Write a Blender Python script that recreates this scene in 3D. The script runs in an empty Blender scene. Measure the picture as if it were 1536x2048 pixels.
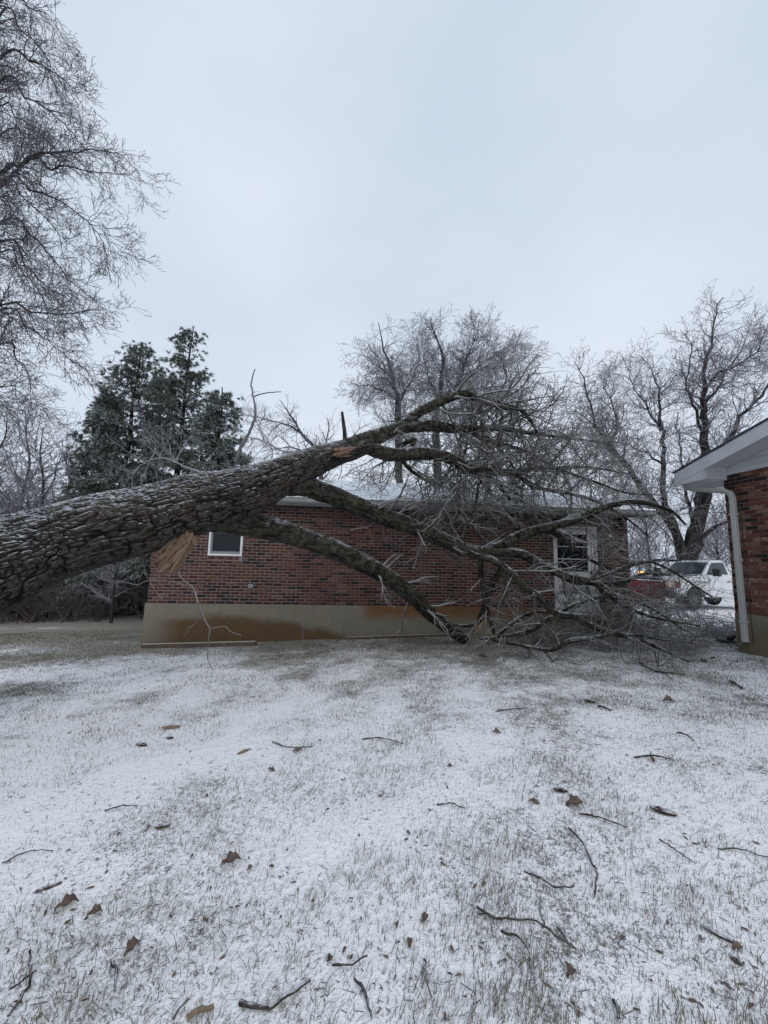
import bpy, bmesh, math, random
import numpy as np
from mathutils import Vector, Matrix
R = math.radians
rnd = random.Random(7)
npr = np.random.default_rng(11)
scene = bpy.context.scene
col = scene.collection

# ------------------------------------------------------------------ camera
FPX = 790.0                      # focal length in pixels of a 1536 x 2048 picture
CAM = Vector((0, 0, 1.5)); PITCH = 7.3; ROLL = 1.3
cd = bpy.data.cameras.new('camera'); cam = bpy.data.objects.new('camera', cd); col.objects.link(cam)
CM = Matrix.Rotation(R(90 + PITCH), 4, 'X') @ Matrix.Rotation(R(ROLL), 4, 'Z')
cam.matrix_world = Matrix.Translation(CAM) @ CM
cd.sensor_fit = 'VERTICAL'; cd.sensor_height = 24.0; cd.lens = FPX / 2048 * 24.0
cd.clip_start = 0.05; cd.clip_end = 2000
scene.camera = cam
# ------------------------------------------------------------------ light
w = bpy.data.worlds.new('World'); scene.world = w; w.use_nodes = True
nt = w.node_tree; nt.nodes.clear()
N = nt.nodes.new; Lk = nt.links.new
out = N('ShaderNodeOutputWorld'); bg = N('ShaderNodeBackground'); bg.inputs['Strength'].default_value = 0.1
sky = N('ShaderNodeTexSky'); sky.sky_type = 'NISHITA'; sky.sun_disc = False
sky.sun_elevation = R(38); sky.sun_rotation = R(150); sky.dust_density = 4; sky.air_density = 1.2
tc = N('ShaderNodeTexCoord')
mp = N('ShaderNodeMapping'); mp.inputs['Scale'].default_value = (1, 1, 1.9); Lk(tc.outputs['Generated'], mp.inputs['Vector'])
nz = N('ShaderNodeTexNoise'); nz.inputs['Scale'].default_value = 1.6; nz.inputs['Detail'].default_value = 4; nz.inputs['Roughness'].default_value = .45
Lk(mp.outputs[0], nz.inputs['Vector'])
cr = N('ShaderNodeValToRGB'); cr.color_ramp.elements[0].position = .3; cr.color_ramp.elements[1].position = .72
cr.color_ramp.elements[0].color = (.50, .585, .695, 1); cr.color_ramp.elements[1].color = (.655, .71, .795, 1)
Lk(nz.outputs['Fac'], cr.inputs['Fac'])
vm = N('ShaderNodeVectorMath'); vm.operation = 'SCALE'; vm.inputs['Scale'].default_value = 10.0
Lk(cr.outputs['Color'], vm.inputs[0])
mx = N('ShaderNodeMix'); mx.data_type = 'RGBA'; mx.inputs['Factor'].default_value = .93     # closed cloud deck over the clear sky
Lk(sky.outputs['Color'], mx.inputs['A']); Lk(vm.outputs[0], mx.inputs['B'])
Lk(mx.outputs['Result'], bg.inputs['Color']); Lk(bg.outputs[0], out.inputs[0])
sl = bpy.data.lights.new('sun', 'SUN'); sl.energy = 0.8; sl.angle = R(40); sl.color = (1, .97, .93)
sun = bpy.data.objects.new('sun', sl); col.objects.link(sun)
az = R(150)   # matches sun_rotation
sdir = Vector((math.sin(az) * math.cos(R(38)), math.cos(az) * math.cos(R(38)), math.sin(R(38))))
sun.rotation_euler = (-sdir).to_track_quat('-Z', 'Y').to_euler()
scene.view_settings.view_transform = 'Standard'; scene.view_settings.look = 'None'
scene.view_settings.exposure = 0.27; scene.view_settings.gamma = 1; scene.view_settings.use_curve_mapping = False
scene.cycles.max_bounces = 5; scene.cycles.diffuse_bounces = 3; scene.cycles.transparent_max_bounces = 6

# ------------------------------------------------------------------ placing
M3 = CM.to_3x3()
def ray(px, py): return M3 @ Vector(((px - 768) / FPX, (1024 - py) / FPX, -1))
def at(px, py, Y):
    d = ray(px, py); return CAM + d * (Y / d.y)
def gz(x, y):
    xs = np.clip(x, -14, 6.0); ys = np.clip(y, -5, 18)
    z = .045 * xs - .0217 * ys
    return z + .012 * np.sin(x * 1.3 + .5) * np.cos(y * 1.1) + .02 * np.sin(x * .35 + y * .27)
def ground_at(px, py):
    d = ray(px, py); t = 3.0
    for _ in range(30):
        p = CAM + d * t
        t = max(.5, t + (float(gz(p.x, p.y)) - p.z) / d.z * .9)
    p = CAM + d * t; return Vector((p.x, p.y, float(gz(p.x, p.y))))

# ------------------------------------------------------------------ object helpers
def tag(o, label=None, cat=None, group=None, kind=None):
    if label: o['label'] = label
    if cat: o['category'] = cat
    if group: o['group'] = group
    if kind: o['kind'] = kind
    return o
def empty(name, loc, rz=0.0, label=None, cat=None, group=None):
    o = bpy.data.objects.new(name, None); col.objects.link(o); o.location = loc; o.rotation_euler = (0, 0, rz)
    o.empty_display_size = .3
    return tag(o, label, cat, group)
def link(name, me, parent=None):
    o = bpy.data.objects.new(name, me); col.objects.link(o)
    if parent: o.parent = parent
    return o
def mesh_np(name, V, F, mats, smooth=False, mi=None, attrs=None):
    V = np.asarray(V, np.float32); F = np.asarray(F, np.int32); k = F.shape[1]
    me = bpy.data.meshes.new(name)
    me.vertices.add(len(V)); me.vertices.foreach_set('co', V.ravel())
    me.loops.add(F.size); me.loops.foreach_set('vertex_index', F.ravel())
    me.polygons.add(len(F)); me.polygons.foreach_set('loop_start', np.arange(0, F.size, k, dtype=np.int32))
    me.polygons.foreach_set('loop_total', np.full(len(F), k, np.int32))
    if smooth: me.polygons.foreach_set('use_smooth', np.ones(len(F), bool))
    if mi is not None: me.polygons.foreach_set('material_index', np.asarray(mi, np.int32))
    if attrs:
        for an, av in attrs.items():
            a = me.attributes.new(an, 'FLOAT', 'POINT'); a.data.foreach_set('value', np.asarray(av, np.float32))
    for m in (mats if isinstance(mats, (list, tuple)) else [mats]): me.materials.append(m)
    me.update(); me.validate()
    return me
class MB:
    def __init__(s): s.V = []; s.F = []; s.MI = []
    def add(s, vs, fs, mi=0):
        b = len(s.V); s.V += [tuple(v) for v in vs]
        for f in fs: s.F.append(tuple(b + i for i in f)); s.MI.append(mi)
    def box(s, x0, x1, y0, y1, z0, z1, mi=0, M=None):
        vs = [Vector(p) for p in ((x0, y0, z0), (x1, y0, z0), (x1, y1, z0), (x0, y1, z0), (x0, y0, z1), (x1, y0, z1), (x1, y1, z1), (x0, y1, z1))]
        if M is not None: vs = [M @ v for v in vs]
        s.add(vs, [(0, 3, 2, 1), (4, 5, 6, 7), (0, 1, 5, 4), (1, 2, 6, 5), (2, 3, 7, 6), (3, 0, 4, 7)], mi); return s
    def prism(s, poly, a0, a1, axis='y', mi=0, M=None):
        """poly: 2-D outline (x,z) extruded along y (axis 'y') or (y,z) along x (axis 'x')"""
        n = len(poly)
        f = (lambda p, a: Vector((p[0], a, p[1]))) if axis == 'y' else (lambda p, a: Vector((a, p[0], p[1])))
        vs = [f(p, a0) for p in poly] + [f(p, a1) for p in poly]
        if M is not None: vs = [M @ v for v in vs]
        s.add(vs, [tuple(range(n)), tuple(range(2 * n - 1, n - 1, -1))] + [(i, i + n, (i + 1) % n + n, (i + 1) % n) for i in range(n)], mi); return s
    def tube(s, pts, rs, n=8, mi=0, cap=True):
        pts = [Vector(p) for p in pts]
        if not hasattr(rs, '__len__'): rs = [rs] * len(pts)
        b = len(s.V); ref = None
        for i, p in enumerate(pts):
            t = (pts[min(i + 1, len(pts) - 1)] - pts[max(i - 1, 0)]).normalized()
            if ref is None: ref = t.orthogonal().normalized()
            ref = (ref - t * ref.dot(t)).normalized(); b2 = t.cross(ref)
            for k in range(n):
                a = 2 * math.pi * k / n; s.V.append(tuple(p + (ref * math.cos(a) + b2 * math.sin(a)) * rs[i]))
        for i in range(len(pts) - 1):
            for k in range(n):
                s.F.append((b + i * n + k, b + i * n + (k + 1) % n, b + (i + 1) * n + (k + 1) % n, b + (i + 1) * n + k)); s.MI.append(mi)
        if cap:
            s.F.append(tuple(b + k for k in range(n - 1, -1, -1))); s.MI.append(mi)
            e = b + (len(pts) - 1) * n; s.F.append(tuple(e + k for k in range(n))); s.MI.append(mi)
        return s
    def build(s, name, mats, parent=None, bevel=0, smooth=False, seg=2, recalc=True):
        me = bpy.data.meshes.new(name); me.from_pydata(s.V, [], s.F)
        for m in (mats if isinstance(mats, (list, tuple)) else [mats]): me.materials.append(m)
        me.polygons.foreach_set('material_index', s.MI)
        if recalc:
            bm = bmesh.new(); bm.from_mesh(me); bmesh.ops.recalc_face_normals(bm, faces=bm.faces); bm.to_mesh(me); bm.free()
        if smooth: me.polygons.foreach_set('use_smooth', [True] * len(me.polygons))
        o = link(name, me, parent)
        if bevel:
            md = o.modifiers.new('bevel', 'BEVEL'); md.width = bevel; md.segments = seg; md.limit_method = 'ANGLE'; md.angle_limit = R(35)
        return o

# ------------------------------------------------------------------ material helpers
def mat(name, base=(.5, .5, .5), rough=.7, metal=0, **kw):
    m = bpy.data.materials.new(name); m.use_nodes = True
    b = m.node_tree.nodes['Principled BSDF']
    b.inputs['Base Color'].default_value = (*base, 1); b.inputs['Roughness'].default_value = rough; b.inputs['Metallic'].default_value = metal
    for k, v in kw.items(): b.inputs[k.replace('_', ' ')].default_value = v
    return m
class NT:
    def __init__(s, m): s.t = m.node_tree; s.b = s.t.nodes['Principled BSDF']
    def n(s, typ, **kw):
        x = s.t.nodes.new(typ)
        for k, v in kw.items():
            if hasattr(x, k): setattr(x, k, v)
            else: x.inputs[k.replace('_', ' ')].default_value = v
        return x
    def l(s, a, b): s.t.links.new(a, b)
    def pos(s):
        g = s.n('ShaderNodeNewGeometry'); return g.outputs['Position']
    def noise(s, scale, detail=3, rough=.55, vec=None, stretch=None):
        v = vec or s.pos()
        if stretch:
            mpn = s.n('ShaderNodeMapping'); mpn.inputs['Scale'].default_value = stretch; s.l(v, mpn.inputs['Vector']); v = mpn.outputs[0]
        x = s.n('ShaderNodeTexNoise'); x.inputs['Scale'].default_value = scale; x.inputs['Detail'].default_value = detail; x.inputs['Roughness'].default_value = rough
        s.l(v, x.inputs['Vector']); return x.outputs['Fac']
    def ramp(s, fac, p0, p1, c0=(0, 0, 0, 1), c1=(1, 1, 1, 1)):
        x = s.n('ShaderNodeValToRGB'); e = x.color_ramp.elements; e[0].position = p0; e[1].position = p1
        e[0].color = c0 if len(c0) == 4 else (*c0, 1); e[1].color = c1 if len(c1) == 4 else (*c1, 1); s.l(fac, x.inputs['Fac']); return x.outputs['Color']
    def mix(s, fac, a, b):
        x = s.n('ShaderNodeMix'); x.data_type = 'RGBA'
        for k, v in (('Factor', fac), ('A', a), ('B', b)):
            if isinstance(v, (int, float)): x.inputs[k].default_value = v
            elif isinstance(v, tuple): x.inputs[k].default_value = v if len(v) == 4 else (*v, 1)
            else: s.l(v, x.inputs[k])
        return x.outputs['Result']
    def math(s, op, a, b=0.0, c=None, clamp=False):
        x = s.n('ShaderNodeMath'); x.operation = op; x.use_clamp = clamp
        for i, v in enumerate((a, b) if c is None else (a, b, c)):
            if isinstance(v, (int, float)): x.inputs[i].default_value = v
            else: s.l(v, x.inputs[i])
        return x.outputs[0]
    def bump(s, h, strength=.5, dist=.01):
        x = s.n('ShaderNodeBump'); x.inputs['Strength'].default_value = strength; x.inputs['Distance'].default_value = dist
        s.l(h, x.inputs['Height']); s.l(x.outputs[0], s.b.inputs['Normal'])
    def color(s, c): s.l(c, s.b.inputs['Base Color'])
    def up(s):
        g = s.n('ShaderNodeNewGeometry'); sp = s.n('ShaderNodeSeparateXYZ'); s.l(g.outputs['Normal'], sp.inputs[0]); return sp.outputs['Z']
def grainy(name, c0, c1, scale=8, rough=.8, bump=.3, dist=.004, stretch=None, **kw):
    m = mat(name, c0, rough, **kw); t = NT(m)
    t.color(t.ramp(t.noise(scale, 4, stretch=stretch), .3, .7, c0, c1)); t.bump(t.noise(scale * 5, 3, stretch=stretch), bump, dist); return m

SNOW = (.84, .87, .91)
# ground ---------------------------------------------------------------
def ground_material():
    m = mat('snowy_lawn', SNOW, .75); t = NT(m)
    at_ = t.n('ShaderNodeAttribute'); at_.attribute_name = 'bare'; bare = at_.outputs['Fac']
    fine = t.noise(38, 4, .7); mid = t.noise(7, 4, .6); big = t.noise(1.3, 3, .5)
    ragged = t.noise(95, 2, .6, stretch=(1, .45, 1))
    s = t.math('ADD', t.math('MULTIPLY', fine, .45), t.math('MULTIPLY', mid, .30))
    s = t.math('ADD', s, t.math('MULTIPLY', ragged, .25))
    s = t.math('ADD', s, t.math('MULTIPLY', t.math('SUBTRACT', big, .5), .35))
    s = t.math('ADD', s, bare); s = t.math('ADD', s, t.math('MULTIPLY', t.math('SUBTRACT', t.noise(170, 3, .7, stretch=(1, .5, 1)), .5), .42))
    msk = t.ramp(s, .555, .67)
    lit = t.mix(t.noise(22, 3), (.10, .085, .05), (.26, .21, .15))
    lit = t.mix(t.math('MULTIPLY', t.ramp(t.noise(1.2, 2), .45, .6), .55), lit, t.mix(t.noise(40, 2), (.085, .095, .055), (.2, .2, .13)))
    sn = t.mix(t.noise(3, 3), (.83, .84, .87), (.90, .90, .92))
    c = t.mix(t.math('MULTIPLY', msk, .85), sn, lit)
    t.color(c)
    h = t.math('ADD', t.math('MULTIPLY', t.noise(26, 4, .6), 1.0), t.math('MULTIPLY', msk, -.6))
    h = t.math('ADD', h, t.math('MULTIPLY', t.noise(120, 2), .25))
    t.bump(h, .9, .02)
    return m
M_GROUND = ground_material()
# bark -----------------------------------------------------------------
def bark_material(name, dark, light, snow_amt=.5, lichen=.35, rust=0.0):
    m = mat(name, dark, .85); t = NT(m)
    a = t.n('ShaderNodeAttribute'); a.attribute_name = 'h'; h = a.outputs['Fac']
    bcn = t.n('ShaderNodeAttribute'); bcn.attribute_name = 'bc'; bc = bcn.outputs['Vector']
    fib = t.noise(1, 4, .65, vec=bc, stretch=(11, 75, 75)); fib2 = t.noise(1, 3, .6, vec=bc, stretch=(30, 190, 190))
    n1 = t.noise(14, 4, .7); n2 = t.noise(2.3, 3); n3 = t.noise(60, 3, .7)
    hf = t.math('MULTIPLY', t.math('MULTIPLY', t.ramp(h, .25, .85), t.math('ADD', n1, .45)), t.math('MULTIPLY', t.math('SUBTRACT', fib, .22), 2.6), clamp=True)
    c = t.mix(hf, dark, light)
    if lichen: c = t.mix(t.math('MULTIPLY', t.ramp(t.noise(5, 4, .7), .52, .68), lichen), c, (.105, .115, .08))
    if rust: c = t.mix(t.math('MULTIPLY', t.ramp(n2, .5, .62), rust), c, (.085, .045, .030))
    up = t.up()
    s = t.math('ADD', t.math('MULTIPLY', up, .80), t.math('MULTIPLY', h, .10)); s = t.math('ADD', s, t.math('MULTIPLY', t.math('SUBTRACT', fib, .5), .95)); s = t.math('ADD', s, t.math('MULTIPLY', t.math('SUBTRACT', t.noise(3.3, 3), .5), .7))
    s = t.math('ADD', s, t.math('MULTIPLY', t.math('SUBTRACT', n1, .5), .9))
    s = t.math('ADD', s, t.math('MULTIPLY', t.math('SUBTRACT', n3, .5), .5))
    sm = t.ramp(s, .86 - snow_amt * .5, 1.30 - snow_amt * .5)
    c = t.mix(t.math('MULTIPLY', sm, .9), c, (.60, .63, .68))
    t.color(c); t.bump(t.math('ADD', t.math('ADD', t.math('MULTIPLY', fib, 2.2), fib2), t.math('MULTIPLY', n1, .8)), 1.0, .012)
    m.node_tree.nodes['Principled BSDF'].inputs['Coat Weight'].default_value = .0
    m.node_tree.nodes['Principled BSDF'].inputs['Specular IOR Level'].default_value = .18
    return m
M_BARK = bark_material('furrowed_oak_bark', (.005, .0045, .004), (.098, .091, .080), .78, .2, .18)
M_LIMB = bark_material('limb_bark', (.009, .008, .006), (.075, .070, .055), .55, .55, 0)
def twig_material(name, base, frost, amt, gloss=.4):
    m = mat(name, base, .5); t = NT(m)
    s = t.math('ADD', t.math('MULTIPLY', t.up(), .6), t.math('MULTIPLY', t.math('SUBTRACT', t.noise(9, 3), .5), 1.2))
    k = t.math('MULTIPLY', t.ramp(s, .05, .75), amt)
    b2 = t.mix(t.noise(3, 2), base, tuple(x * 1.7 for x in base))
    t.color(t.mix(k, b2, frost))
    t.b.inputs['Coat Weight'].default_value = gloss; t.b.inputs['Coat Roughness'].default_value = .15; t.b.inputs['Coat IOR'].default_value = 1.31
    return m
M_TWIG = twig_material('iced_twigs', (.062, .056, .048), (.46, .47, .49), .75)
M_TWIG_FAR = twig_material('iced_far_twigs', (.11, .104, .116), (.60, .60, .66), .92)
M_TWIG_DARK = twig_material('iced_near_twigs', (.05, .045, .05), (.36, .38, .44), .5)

# ------------------------------------------------------------------ tubes
def tubes(polys, radii, sides=3):
    """many thin tapered tubes in one numpy pass; returns V, quads"""
    lens = np.array([len(p) for p in polys]); P = np.array([c for p in polys for c in p], np.float64); Rr = np.array([r for q in radii for r in q])
    st = np.concatenate([[0], np.cumsum(lens)[:-1]]); en = st + lens - 1
    Tn = np.empty_like(P); Tn[1:-1] = P[2:] - P[:-2]; Tn[st] = P[st + 1] - P[st]; Tn[en] = P[en] - P[en - 1]
    Tn /= np.linalg.norm(Tn, axis=1)[:, None] + 1e-9
    ax = P[en] - P[st]; ax /= np.linalg.norm(ax, axis=1)[:, None] + 1e-9
    ref = np.where(np.abs(ax[:, 2:3]) < .7, np.array([[0, 0, 1.]]), np.array([[1., 0, 0]]))
    ref = np.repeat(ref, lens, axis=0)
    A = np.cross(Tn, ref); A /= np.linalg.norm(A, axis=1)[:, None] + 1e-9; B = np.cross(Tn, A)
    V = np.empty((len(P), sides, 3))
    for k in range(sides):
        a = 2 * math.pi * k / sides + .5
        V[:, k] = P + (A * math.cos(a) + B * math.sin(a)) * Rr[:, None]
    keep = np.ones(len(P), bool); keep[en] = False; i = np.nonzero(keep)[0]
    F = np.concatenate([np.stack([i * sides + k, i * sides + (k + 1) % sides, (i + 1) * sides + (k + 1) % sides, (i + 1) * sides + k], 1) for k in range(sides)])
    return V.reshape(-1, 3), F
class Twigs:
    def __init__(s, seed, spur=.55): s.P = []; s.R = []; s.r = random.Random(seed); s.spur = spur
    def rv(s):
        g = s.r.gauss; return Vector((g(0, 1), g(0, 1), g(0, 1)))
    def grow(s, p, d, L, r, lev, wig=.22, trop=(0, 0, .04), seg=.14, ang=(30, 65), dens=.8, rmin=.0035, floor=None, ratio=(.4, .72)):
        rr = s.r; n = max(3, int(L / seg)); sl_ = L / n; pts = [p.copy()]; rs = [r]; d = d.normalized(); tv = Vector(trop)
        kids = []
        for i in range(n):
            t = (i + 1) / n
            d = (d + s.rv() * wig * .6 + tv).normalized()
            q = pts[-1] + d * sl_
            if floor is not None:
                fz = floor(q.x, q.y) + .01
                if q.z < fz: q.z = fz + rr.random() * .01; d.z = abs(d.z) * .2; d.normalize()
            pts.append(q); rs.append(max(rmin * .8, r * (1 - .68 * t)))
            if lev > 0 and i >= (1 if L < 1 else 1) and rr.random() < dens:
                kids.append((q.copy(), d.copy(), t, rs[-1]))
        s.P.append(pts); s.R.append(rs)
        if lev == 0:
            for i in range(1, n + 1):
                if rr.random() < s.spur:
                    o = d.orthogonal().normalized(); o.rotate(Matrix.Rotation(rr.uniform(0, 6.283), 3, d)); e = pts[i] + (d * .8 + o * .75).normalized() * sl_ * rr.uniform(.35, .9); s.P.append([pts[i], e]); s.R.append([rs[i], rmin * .8])
        for q, dd, t, rq in kids:
            a = R(rr.uniform(*ang)); o = dd.orthogonal().normalized(); o.rotate(Matrix.Rotation(rr.uniform(0, 6.283), 3, dd))
            nd = dd * math.cos(a) + o * math.sin(a)
            s.grow(q, nd, L * rr.uniform(*ratio) * (1.05 - .55 * t), max(rmin, rq * rr.uniform(.5, .75)), lev - 1, wig, trop, max(.045, seg * .8), ang, dens, rmin, floor, ratio)
    def count(s): return sum(len(p) for p in s.P)
    def mesh(s, name, m, base, sides=3, smooth=True):
        V, F = tubes(s.P, s.R, sides); V = V - np.array(base)
        return mesh_np(name, V, F, m, smooth)
    def arrays(s, sides=3): return tubes(s.P, s.R, sides)

def catmull(pts, rad, step):
    pts = [Vector(p) for p in pts]; P = [pts[0] * 2 - pts[1]] + pts + [pts[-1] * 2 - pts[-2]]; Q = []; RR = []
    for i in range(1, len(P) - 2):
        n = max(1, int((P[i + 1] - P[i]).length / step))
        for k in range(n):
            t = k / n; a, b, c, d = P[i - 1], P[i], P[i + 1], P[i + 2]
            Q.append(.5 * ((2 * b) + (c - a) * t + (2 * a - 5 * b + 4 * c - d) * t * t + (3 * b - a - 3 * c + d) * t ** 3))
            RR.append(rad[i - 1] * (1 - t) + rad[i] * t)
    Q.append(pts[-1]); RR.append(rad[-1]); return Q, RR
def hash2(i, j, s):
    x = np.sin(i * 127.1 + j * 311.7 + s * 74.7) * 43758.5453; return x - np.floor(x)
def vnoise(x, y, s=0):
    xi = np.floor(x); yi = np.floor(y); fx = x - xi; fy = y - yi; fx = fx * fx * (3 - 2 * fx); fy = fy * fy * (3 - 2 * fy)
    a = hash2(xi, yi, s); b = hash2(xi + 1, yi, s); c = hash2(xi, yi + 1, s); d = hash2(xi + 1, yi + 1, s)
    return (a * (1 - fx) + b * fx) * (1 - fy) + (c * (1 - fx) + d * fx) * fy
def pnoise(x, y, ny, s=0):
    """value noise, periodic in y with period ny (an integer)"""
    xi = np.floor(x); yi = np.floor(y); fx = x - xi; fy = y - yi; fx = fx * fx * (3 - 2 * fx); fy = fy * fy * (3 - 2 * fy); y0 = np.mod(yi, ny); y1 = np.mod(yi + 1, ny)
    a = hash2(xi, y0, s); b = hash2(xi + 1, y0, s); c = hash2(xi, y1, s); d = hash2(xi + 1, y1, s)
    return (a * (1 - fx) + b * fx) * (1 - fy) + (c * (1 - fx) + d * fx) * fy
def bark_h(u, th, nv, cu, seed):
    """braided ridges, periodic round the limb: 0 in the furrows, 1 on the ridges"""
    t = th / (2 * math.pi); n1 = max(5, int(nv * .62)); n2 = max(7, int(nv * 1.15)); n3 = max(4, int(nv * .4))
    wob = .8 * (pnoise(u * 3.1, t * 12, 12, seed + 7) - .5)
    a = np.abs(2 * pnoise(u / cu * .95, t * n1 + wob, n1, seed) - 1); b = np.abs(2 * pnoise(u / cu * 1.7 + 7, t * n2 + wob * 1.3, n2, seed + 2) - 1)
    c = np.abs(2 * pnoise(u / cu * 3.4, t * n3, n3, seed + 4) - 1)
    f = pnoise(u / cu * 4.5, t * n2 * 2, n2 * 2, seed + 6)
    return np.clip(np.minimum(np.minimum(a * 3.0, b * 2.2 + .18), c * 3.5 + .35) - .02, 0, 1) ** .8 * (.78 + .34 * f)
def limb_mesh(name, pts, rad, m, step=.02, cell=.04, cu=.12, depth=.012, res=.016, seed=1, base=(0, 0, 0), lumps=.06, extra=None, sub=1):
    Q, RR = catmull(pts, rad, step); n = len(Q); Qa = np.array([tuple(q) for q in Q]); Ra = np.array(RR)
    # smooth radii
    k = np.ones(9) / 9; Rp = np.pad(Ra, 4, mode='edge'); Ra = np.convolve(Rp, k, 'valid')
    rmax = float(Ra.max()); nr = int(max(10, min(320, 2 * math.pi * rmax / res)))
    T = np.gradient(Qa, axis=0); T /= np.linalg.norm(T, axis=1)[:, None]
    ref = Vector((0, 0, 1)) if abs(T[0][2]) < .9 else Vector((1, 0, 0)); A = np.empty_like(Qa); r_ = np.array(ref, float)
    for i in range(n):
        r_ = r_ - T[i] * r_.dot(T[i]); r_ /= np.linalg.norm(r_); A[i] = r_
    B = np.cross(T, A)
    seglen = np.linalg.norm(np.diff(Qa, axis=0), axis=1); u = np.concatenate([[0], np.cumsum(seglen)])
    th = np.arange(nr) / nr * 2 * math.pi; U, TH = np.meshgrid(u, th, indexing='ij')
    nv = max(6, int(round(2 * math.pi * float(np.median(Ra)) / cell)))
    h = bark_h(U, TH, nv, cu, seed)
    fine = vnoise(U * 55, TH / (2 * math.pi) * nv * 5, seed + 9)
    RRm = Ra[:, None] * (1 + lumps * (vnoise(U * 2.2 / max(.3, rmax * 3), np.cos(TH) * 1.5 + 5, seed + 2) - .5) + lumps * (vnoise(U * 3.1, np.sin(TH) * 2 + 5, seed + 4) - .5))
    sc = np.clip(Ra / rmax, .35, 1)[:, None]
    D = RRm + depth * sc * (h - .6) + depth * .25 * (fine - .5)
    if extra is not None: D = D + extra(U, TH, u[-1])
    V = Qa[:, None, :] + (A[:, None, :] * np.cos(TH)[..., None] + B[:, None, :] * np.sin(TH)[..., None]) * D[..., None]
    V = V.reshape(-1, 3) - np.array(base)
    i = np.arange(n - 1)[:, None]; j = np.arange(nr)[None, :]
    F = np.stack([i * nr + j, i * nr + (j + 1) % nr, (i + 1) * nr + (j + 1) % nr, (i + 1) * nr + j], -1).reshape(-1, 4)
    # pointed caps
    V = np.concatenate([V, [Qa[0] - T[0] * Ra[0] * .2 - np.array(base), Qa[-1] + T[-1] * Ra[-1] * .4 - np.array(base)]])
    c0 = n * nr; jj = np.arange(nr)
    F = np.concatenate([F, np.stack([np.full(nr, c0), (jj + 1) % nr, jj, jj], 1)[:, [0, 1, 2, 2]], np.stack([np.full(nr, c0 + 1), (n - 1) * nr + jj, (n - 1) * nr + (jj + 1) % nr, (n - 1) * nr + (jj + 1) % nr], 1)])
    hh = np.concatenate([h.ravel() * (.75 + .5 * fine.ravel()), [0, 0]])
    # caps are degenerate quads -> build quads and tris apart
    me = bpy.data.meshes.new(name)
    body = F[:(n - 1) * nr]; caps = F[(n - 1) * nr:][:, :3]
    loops = np.concatenate([body.ravel(), caps.ravel()]).astype(np.int32)
    lt = np.concatenate([np.full(len(body), 4), np.full(len(caps), 3)]).astype(np.int32); ls = np.concatenate([[0], np.cumsum(lt)[:-1]]).astype(np.int32)
    me.vertices.add(len(V)); me.vertices.foreach_set('co', V.astype(np.float32).ravel())
    me.loops.add(len(loops)); me.loops.foreach_set('vertex_index', loops)
    me.polygons.add(len(lt)); me.polygons.foreach_set('loop_start', ls); me.polygons.foreach_set('loop_total', lt)
    me.polygons.foreach_set('use_smooth', np.ones(len(lt), bool))
    a = me.attributes.new('h', 'FLOAT', 'POINT'); a.data.foreach_set('value', hh.astype(np.float32))
    BC = np.stack([U + 0 * TH, Ra[:, None] * np.cos(TH), Ra[:, None] * np.sin(TH)], -1).reshape(-1, 3); BC = np.concatenate([BC, BC[:1], BC[-1:]])
    a = me.attributes.new('bc', 'FLOAT_VECTOR', 'POINT'); a.data.foreach_set('vector', BC.astype(np.float32).ravel())
    me.materials.append(m); me.update(); me.validate()
    return me, Q, RR
# ------------------------------------------------------------------ ground
def bare_fn(x, y):
    def sm(a, b, v): t = np.clip((v - a) / (b - a), 0, 1); return t * t * (3 - 2 * t)
    b = np.full(np.shape(x), .004)
    b = b + .085 * sm(6.6, 8.6, y) * sm(-5.5, -4, x) * (1 - sm(5.5, 7.5, x) * .3)
    b = b + .055 * sm(5.2, 6.6, y + .25 * x) * (1 - sm(2.5, 4, np.abs(x - .8)))
    streak = vnoise(x * .22, y * 1.1 + x * .18, 3)
    b = b + sm(-3.2, -5.5, x) * sm(5.8, 8.5, y) * np.clip(.62 * (streak - .38), -.05, .17)
    b = b + .26 * sm(9.5, 13, y + 1.2 * (vnoise(x * .5, y * .9, 31) - .5)) * sm(-4, -8, x) * (.45 + .9 * vnoise(x * .3, y * 1.6, 32))
    b = b + .07 * (vnoise(x * .9 + 9, y * .9, 5) - .5) + .05 * sm(.62, .85, vnoise(x * 1.15 + 3.3, y * 1.4 + 1.7, 8))
    b = b - .10 * sm(9, 12, y) * sm(6, 8, x) - .035 * (1 - sm(3.2, 5.5, y))
    return b
def make_ground():
    a = np.linspace(-1, 1, 290); xs = 1.2 * np.sinh(a * 6.2) / np.sinh(6.2) * 250 + a * 9
    b = np.linspace(0, 1, 320); ys = -6 + b * 17 + 420 * (np.sinh(b * 6) / np.sinh(6))
    X, Y = np.meshgrid(xs, ys, indexing='ij'); Z = gz(X, Y)
    near = np.exp(-((X) ** 2 + (Y - 3) ** 2) / 60)
    Z = Z + near * (.018 * (vnoise(X * 3, Y * 3, 1) - .5) + .012 * (vnoise(X * 9, Y * 9, 2) - .5))
    V = np.stack([X, Y, Z], -1).reshape(-1, 3); nx, ny = X.shape
    i = np.arange(nx - 1)[:, None]; j = np.arange(ny - 1)[None, :]
    F = np.stack([i * ny + j, (i + 1) * ny + j, (i + 1) * ny + j + 1, i * ny + j + 1], -1).reshape(-1, 4)
    me = mesh_np('ground', V, F, M_GROUND, True, attrs={'bare': bare_fn(X, Y).ravel()})
    tag(link('ground', me), kind='structure')
make_ground()

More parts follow.
